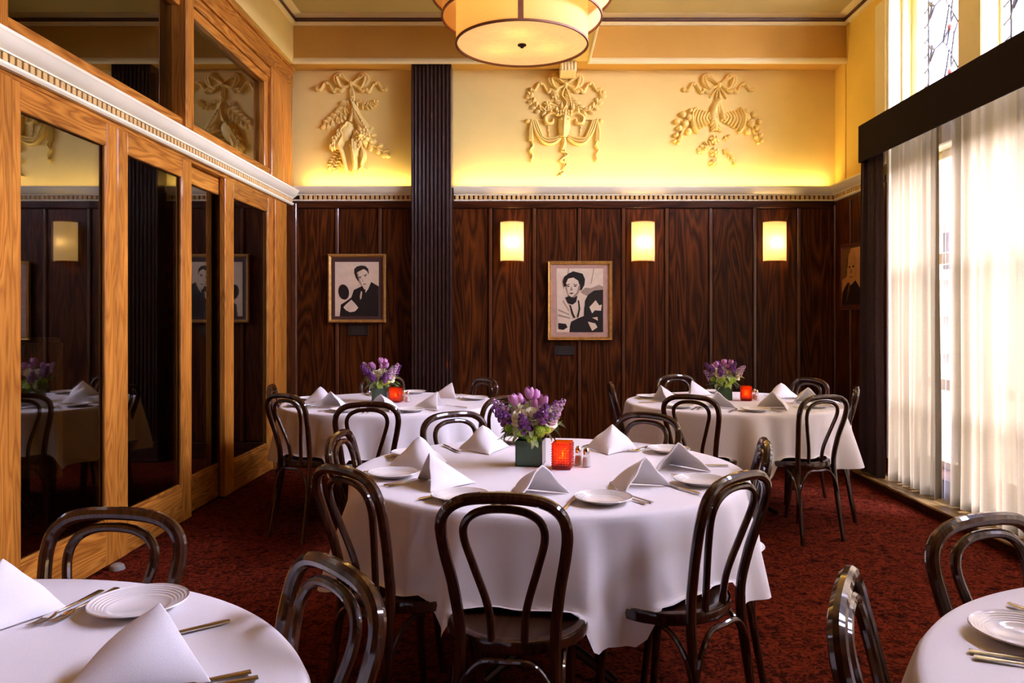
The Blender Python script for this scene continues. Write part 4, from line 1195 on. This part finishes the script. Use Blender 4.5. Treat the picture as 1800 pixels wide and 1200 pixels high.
def stock_mesh(mat, seed):
    mb = MB(); rnd = random.Random(seed)
    for k in range(26):
        t = k / 25; a = k * 2.4; r = .019 * (1 - .75 * t); z = .075 * t
        c = Vector((r * math.cos(a), r * math.sin(a), z))
        for q in range(3):
            d = Vector((math.cos(a) + rnd.uniform(-.7, .7), math.sin(a) + rnd.uniform(-.7, .7), .5 + rnd.uniform(-.5, .6))).normalized()
            s = .0125 * (1 - .55 * t)
            mb.ell(c + d * s * .6, (s, s * .75, s * .30), d.to_track_quat('Z', 'Y').to_matrix(), 6, 4)
    return mb.mesh('stock_spike', mat, 60)
TUL, ROSE, MUM, STK, STL = tulip_mesh(), rose_mesh(), mum_mesh(), stock_mesh('stock', 2), stock_mesh('stocklight', 6)
def bouquet(x, y, z, seed, label, k=1.0):
    rnd = random.Random(seed); o = empty('flower_bouquet', (x, y, z)); tag(o, label, 'flowers', 'table flowers')
    def bloom(name, me, rad, ang, h, lean, sc_=1.0, twist=0.):
        p = Vector((rad * math.cos(ang), rad * math.sin(ang), h)) * k
        d = Vector((math.cos(ang) * lean, math.sin(ang) * lean, 1)).normalized()
        e = d.to_track_quat('Z', 'Y').to_euler()
        b = inst(name, me, o, p, e, (sc_ * k,) * 3)
        base = Vector((p.x * .25, p.y * .25, -.03)); 
        q = b.matrix_basis.inverted() @ base
        MB().tube(crom([(0, 0, .0), (0, 0, q.z * .4), q], 4), .0022, 5).build('stem', 'stem', b)
    for (r_, a_, h_, l_) in ((.060, 3.5, .140, .5), (.015, 4.4, .165, .1), (.055, 5.6, .150, .35), (.075, 2.4, .125, .6), (.035, 1.2, .160, .3), (.030, 5.0, .125, .2)):
        bloom('tulip', TUL, r_, a_ + rnd.uniform(-.25, .25), h_ + rnd.uniform(-.012, .012), l_, 1.05)
    for i in range(9):
        a_ = i * .698 + rnd.uniform(-.3, .3); bloom('stock_spike', STK if i % 4 else STL, .072 + rnd.uniform(0, .03), a_, .072 + rnd.uniform(-.03, .05), .75 + rnd.uniform(0, .35), 1.1)
    for i, (r_, a_, h_) in enumerate(((.050, 4.8, .092), (.085, 5.6, .074), (.066, 4.1, .084), (.05, 1.5, .10), (.07, .2, .082), (.055, 2.6, .09))):
        bloom('rose', ROSE, r_ * 1.08, a_, h_ + .012 + rnd.uniform(-.01, .01), .8, 1.22)
    for i, (r_, a_, h_) in enumerate(((.075, 4.15, .045), (.085, 4.4, .055), (.072, 5.2, .040), (.092, 5.05, .052), (.095, 5.35, .056), (.080, 4.75, .018), (.085, 3.3, .05), (.085, .8, .05))):
        bloom('button_flower', MUM, r_, a_ + rnd.uniform(-.08, .08), h_, 1.0, 1.25)
    for i in range(52):
        a_ = i * .79 + rnd.uniform(-.2, .2); r_ = .045 + rnd.uniform(0, .03); h_ = .012 + rnd.uniform(0, .07)
        me = (LEAF, LEAF2, LEAF2, BLADE)[i % 4]
        tilt = rnd.uniform(-.5, .5) + (.75 if me is BLADE else -.15)
        inst('leaf', me, o, (r_ * math.cos(a_) * k, r_ * math.sin(a_) * k, h_ * k), (tilt, rnd.uniform(-.4, .4), a_ - math.pi / 2), (k * rnd.uniform(.8, 1.15),) * 3)
    MB().lathe([(0, .0), (.045, .0), (.05, .02), (.04, .045), (0, .055)], seg=16).build('foliage_core', 'leaf', o)
def vase(x, y, rz, label, s=.108):
    o = empty('vase', (x, y, TZ + .001), rz); h = s / 2
    mb = MB().box(-h, h, -h, h, 0, .012, .004)
    for sx, sy in ((-1, 0), (1, 0), (0, -1), (0, 1)):
        if sx: mb.box(sx * h, sx * (h - .007), -h, h, .0, .104, .003)
        else: mb.box(-h, h, sy * h, sy * (h - .007), .0, .104, .003)
    mb.build('body', 'vase', o)
    MB().box(-h + .009, h - .009, -h + .009, h - .009, .012, .085).build('water_and_stems', 'stem', o, smooth=0)
    tag(o, label, 'vase', 'green glass vases')
def votive(x, y, rz, label):
    o = empty('candle_holder', (x, y, TZ + .001), rz); h = .036
    mb = MB()
    mb.box(-h, h, -h, h, 0, .010, .002)
    for sx, sy in ((-1, 0), (1, 0), (0, -1), (0, 1)):
        if sx: mb.box(sx * h, sx * (h - .004), -h, h, .0, .106, .0015)
        else: mb.box(-h, h, sy * h, sy * (h - .004), .0, .106, .0015)
    b = mb.build('glass_box', 'amber', o, smooth=0)
    knob = MB().ell((0, 0, 0), (.0050, .0050, .0040), None, 8, 5).mesh('knob', 'amber', 60)
    for r_ in range(10):
        z = .012 + r_ * .0094
        for q in range(7):
            c_ = -h + .005 + q * (2 * h - .010) / 6
            for loc in ((c_, -h, z), (h, c_, z), (-h, c_, z)): inst('knob', knob, o, loc)
    MB().lathe([(0, .04), (.020, .04), (.020, .011), (0, .011)], seg=16).build('candle', 'wax', o)
    MB().ell((0, 0, .054), (.0045, .0045, .012)).build('flame', 'flame', o)
    point('candle_light', o, (0, 0, .058), 1.3, (1., .52, .16), .008)
    tag(o, label, 'candle holder', 'amber glass candle holders')
def shaker(x, y, fill, label):
    o = empty('shaker', (x, y, TZ + .001))
    MB().lathe([(0, .001), (.0165, .001), (.018, .004), (.0165, .02), (.0125, .046), (.011, .052)], seg=16).build('glass_body', 'clearglass', o)
    MB().lathe([(0, .004), (.0155, .004), (.0145, .018), (.0115, .038), (0, .038)], seg=14).build('contents', fill, o)
    MB().lathe([(.0122, .050), (.0128, .060), (.011, .070), (.006, .076), (0, .078)], seg=16).build('cap', 'steel', o)
    tag(o, label, 'shaker', 'salt and pepper shakers')
def tp(px, py):
    Z = (EYE - TZ) * F / (py - VY); return ((px - VX) * Z / F, Z)
for key, vx_, vy_, cx_, cy_, s1, s2 in (('main', 933, 821, 990, 826, (1017, 819), (1031, 822)), ('left', 668, 707, 694, 708, (709, 705), (716, 707)), ('right', 1276, 704, 1314, 705, (1327, 702), (1331, 704))):
    t = TABLES[key]; say = t['say']
    x, y = tp(vx_, vy_); y += .055
    vase(x, y, R(-9), 'square dark green glass vase on the %s' % say)
    bouquet(x, y, TZ + .10, {'main': 3, 'left': 14, 'right': 27}[key], 'lilac tulip, purple stock and lime button bouquet on the %s' % say, 1.0 if key == 'main' else .96)
    x, y = tp(cx_, cy_); votive(x, y + .036, R(-12), 'knobbly amber glass candle holder glowing on the %s' % say)
    x, y = tp(*s1); shaker(x, y + .015, 'pepper', 'pepper shaker with steel cap on the %s' % say)
    x, y = tp(*s2); shaker(x, y + .015, 'salt', 'salt shaker with steel cap on the %s' % say)
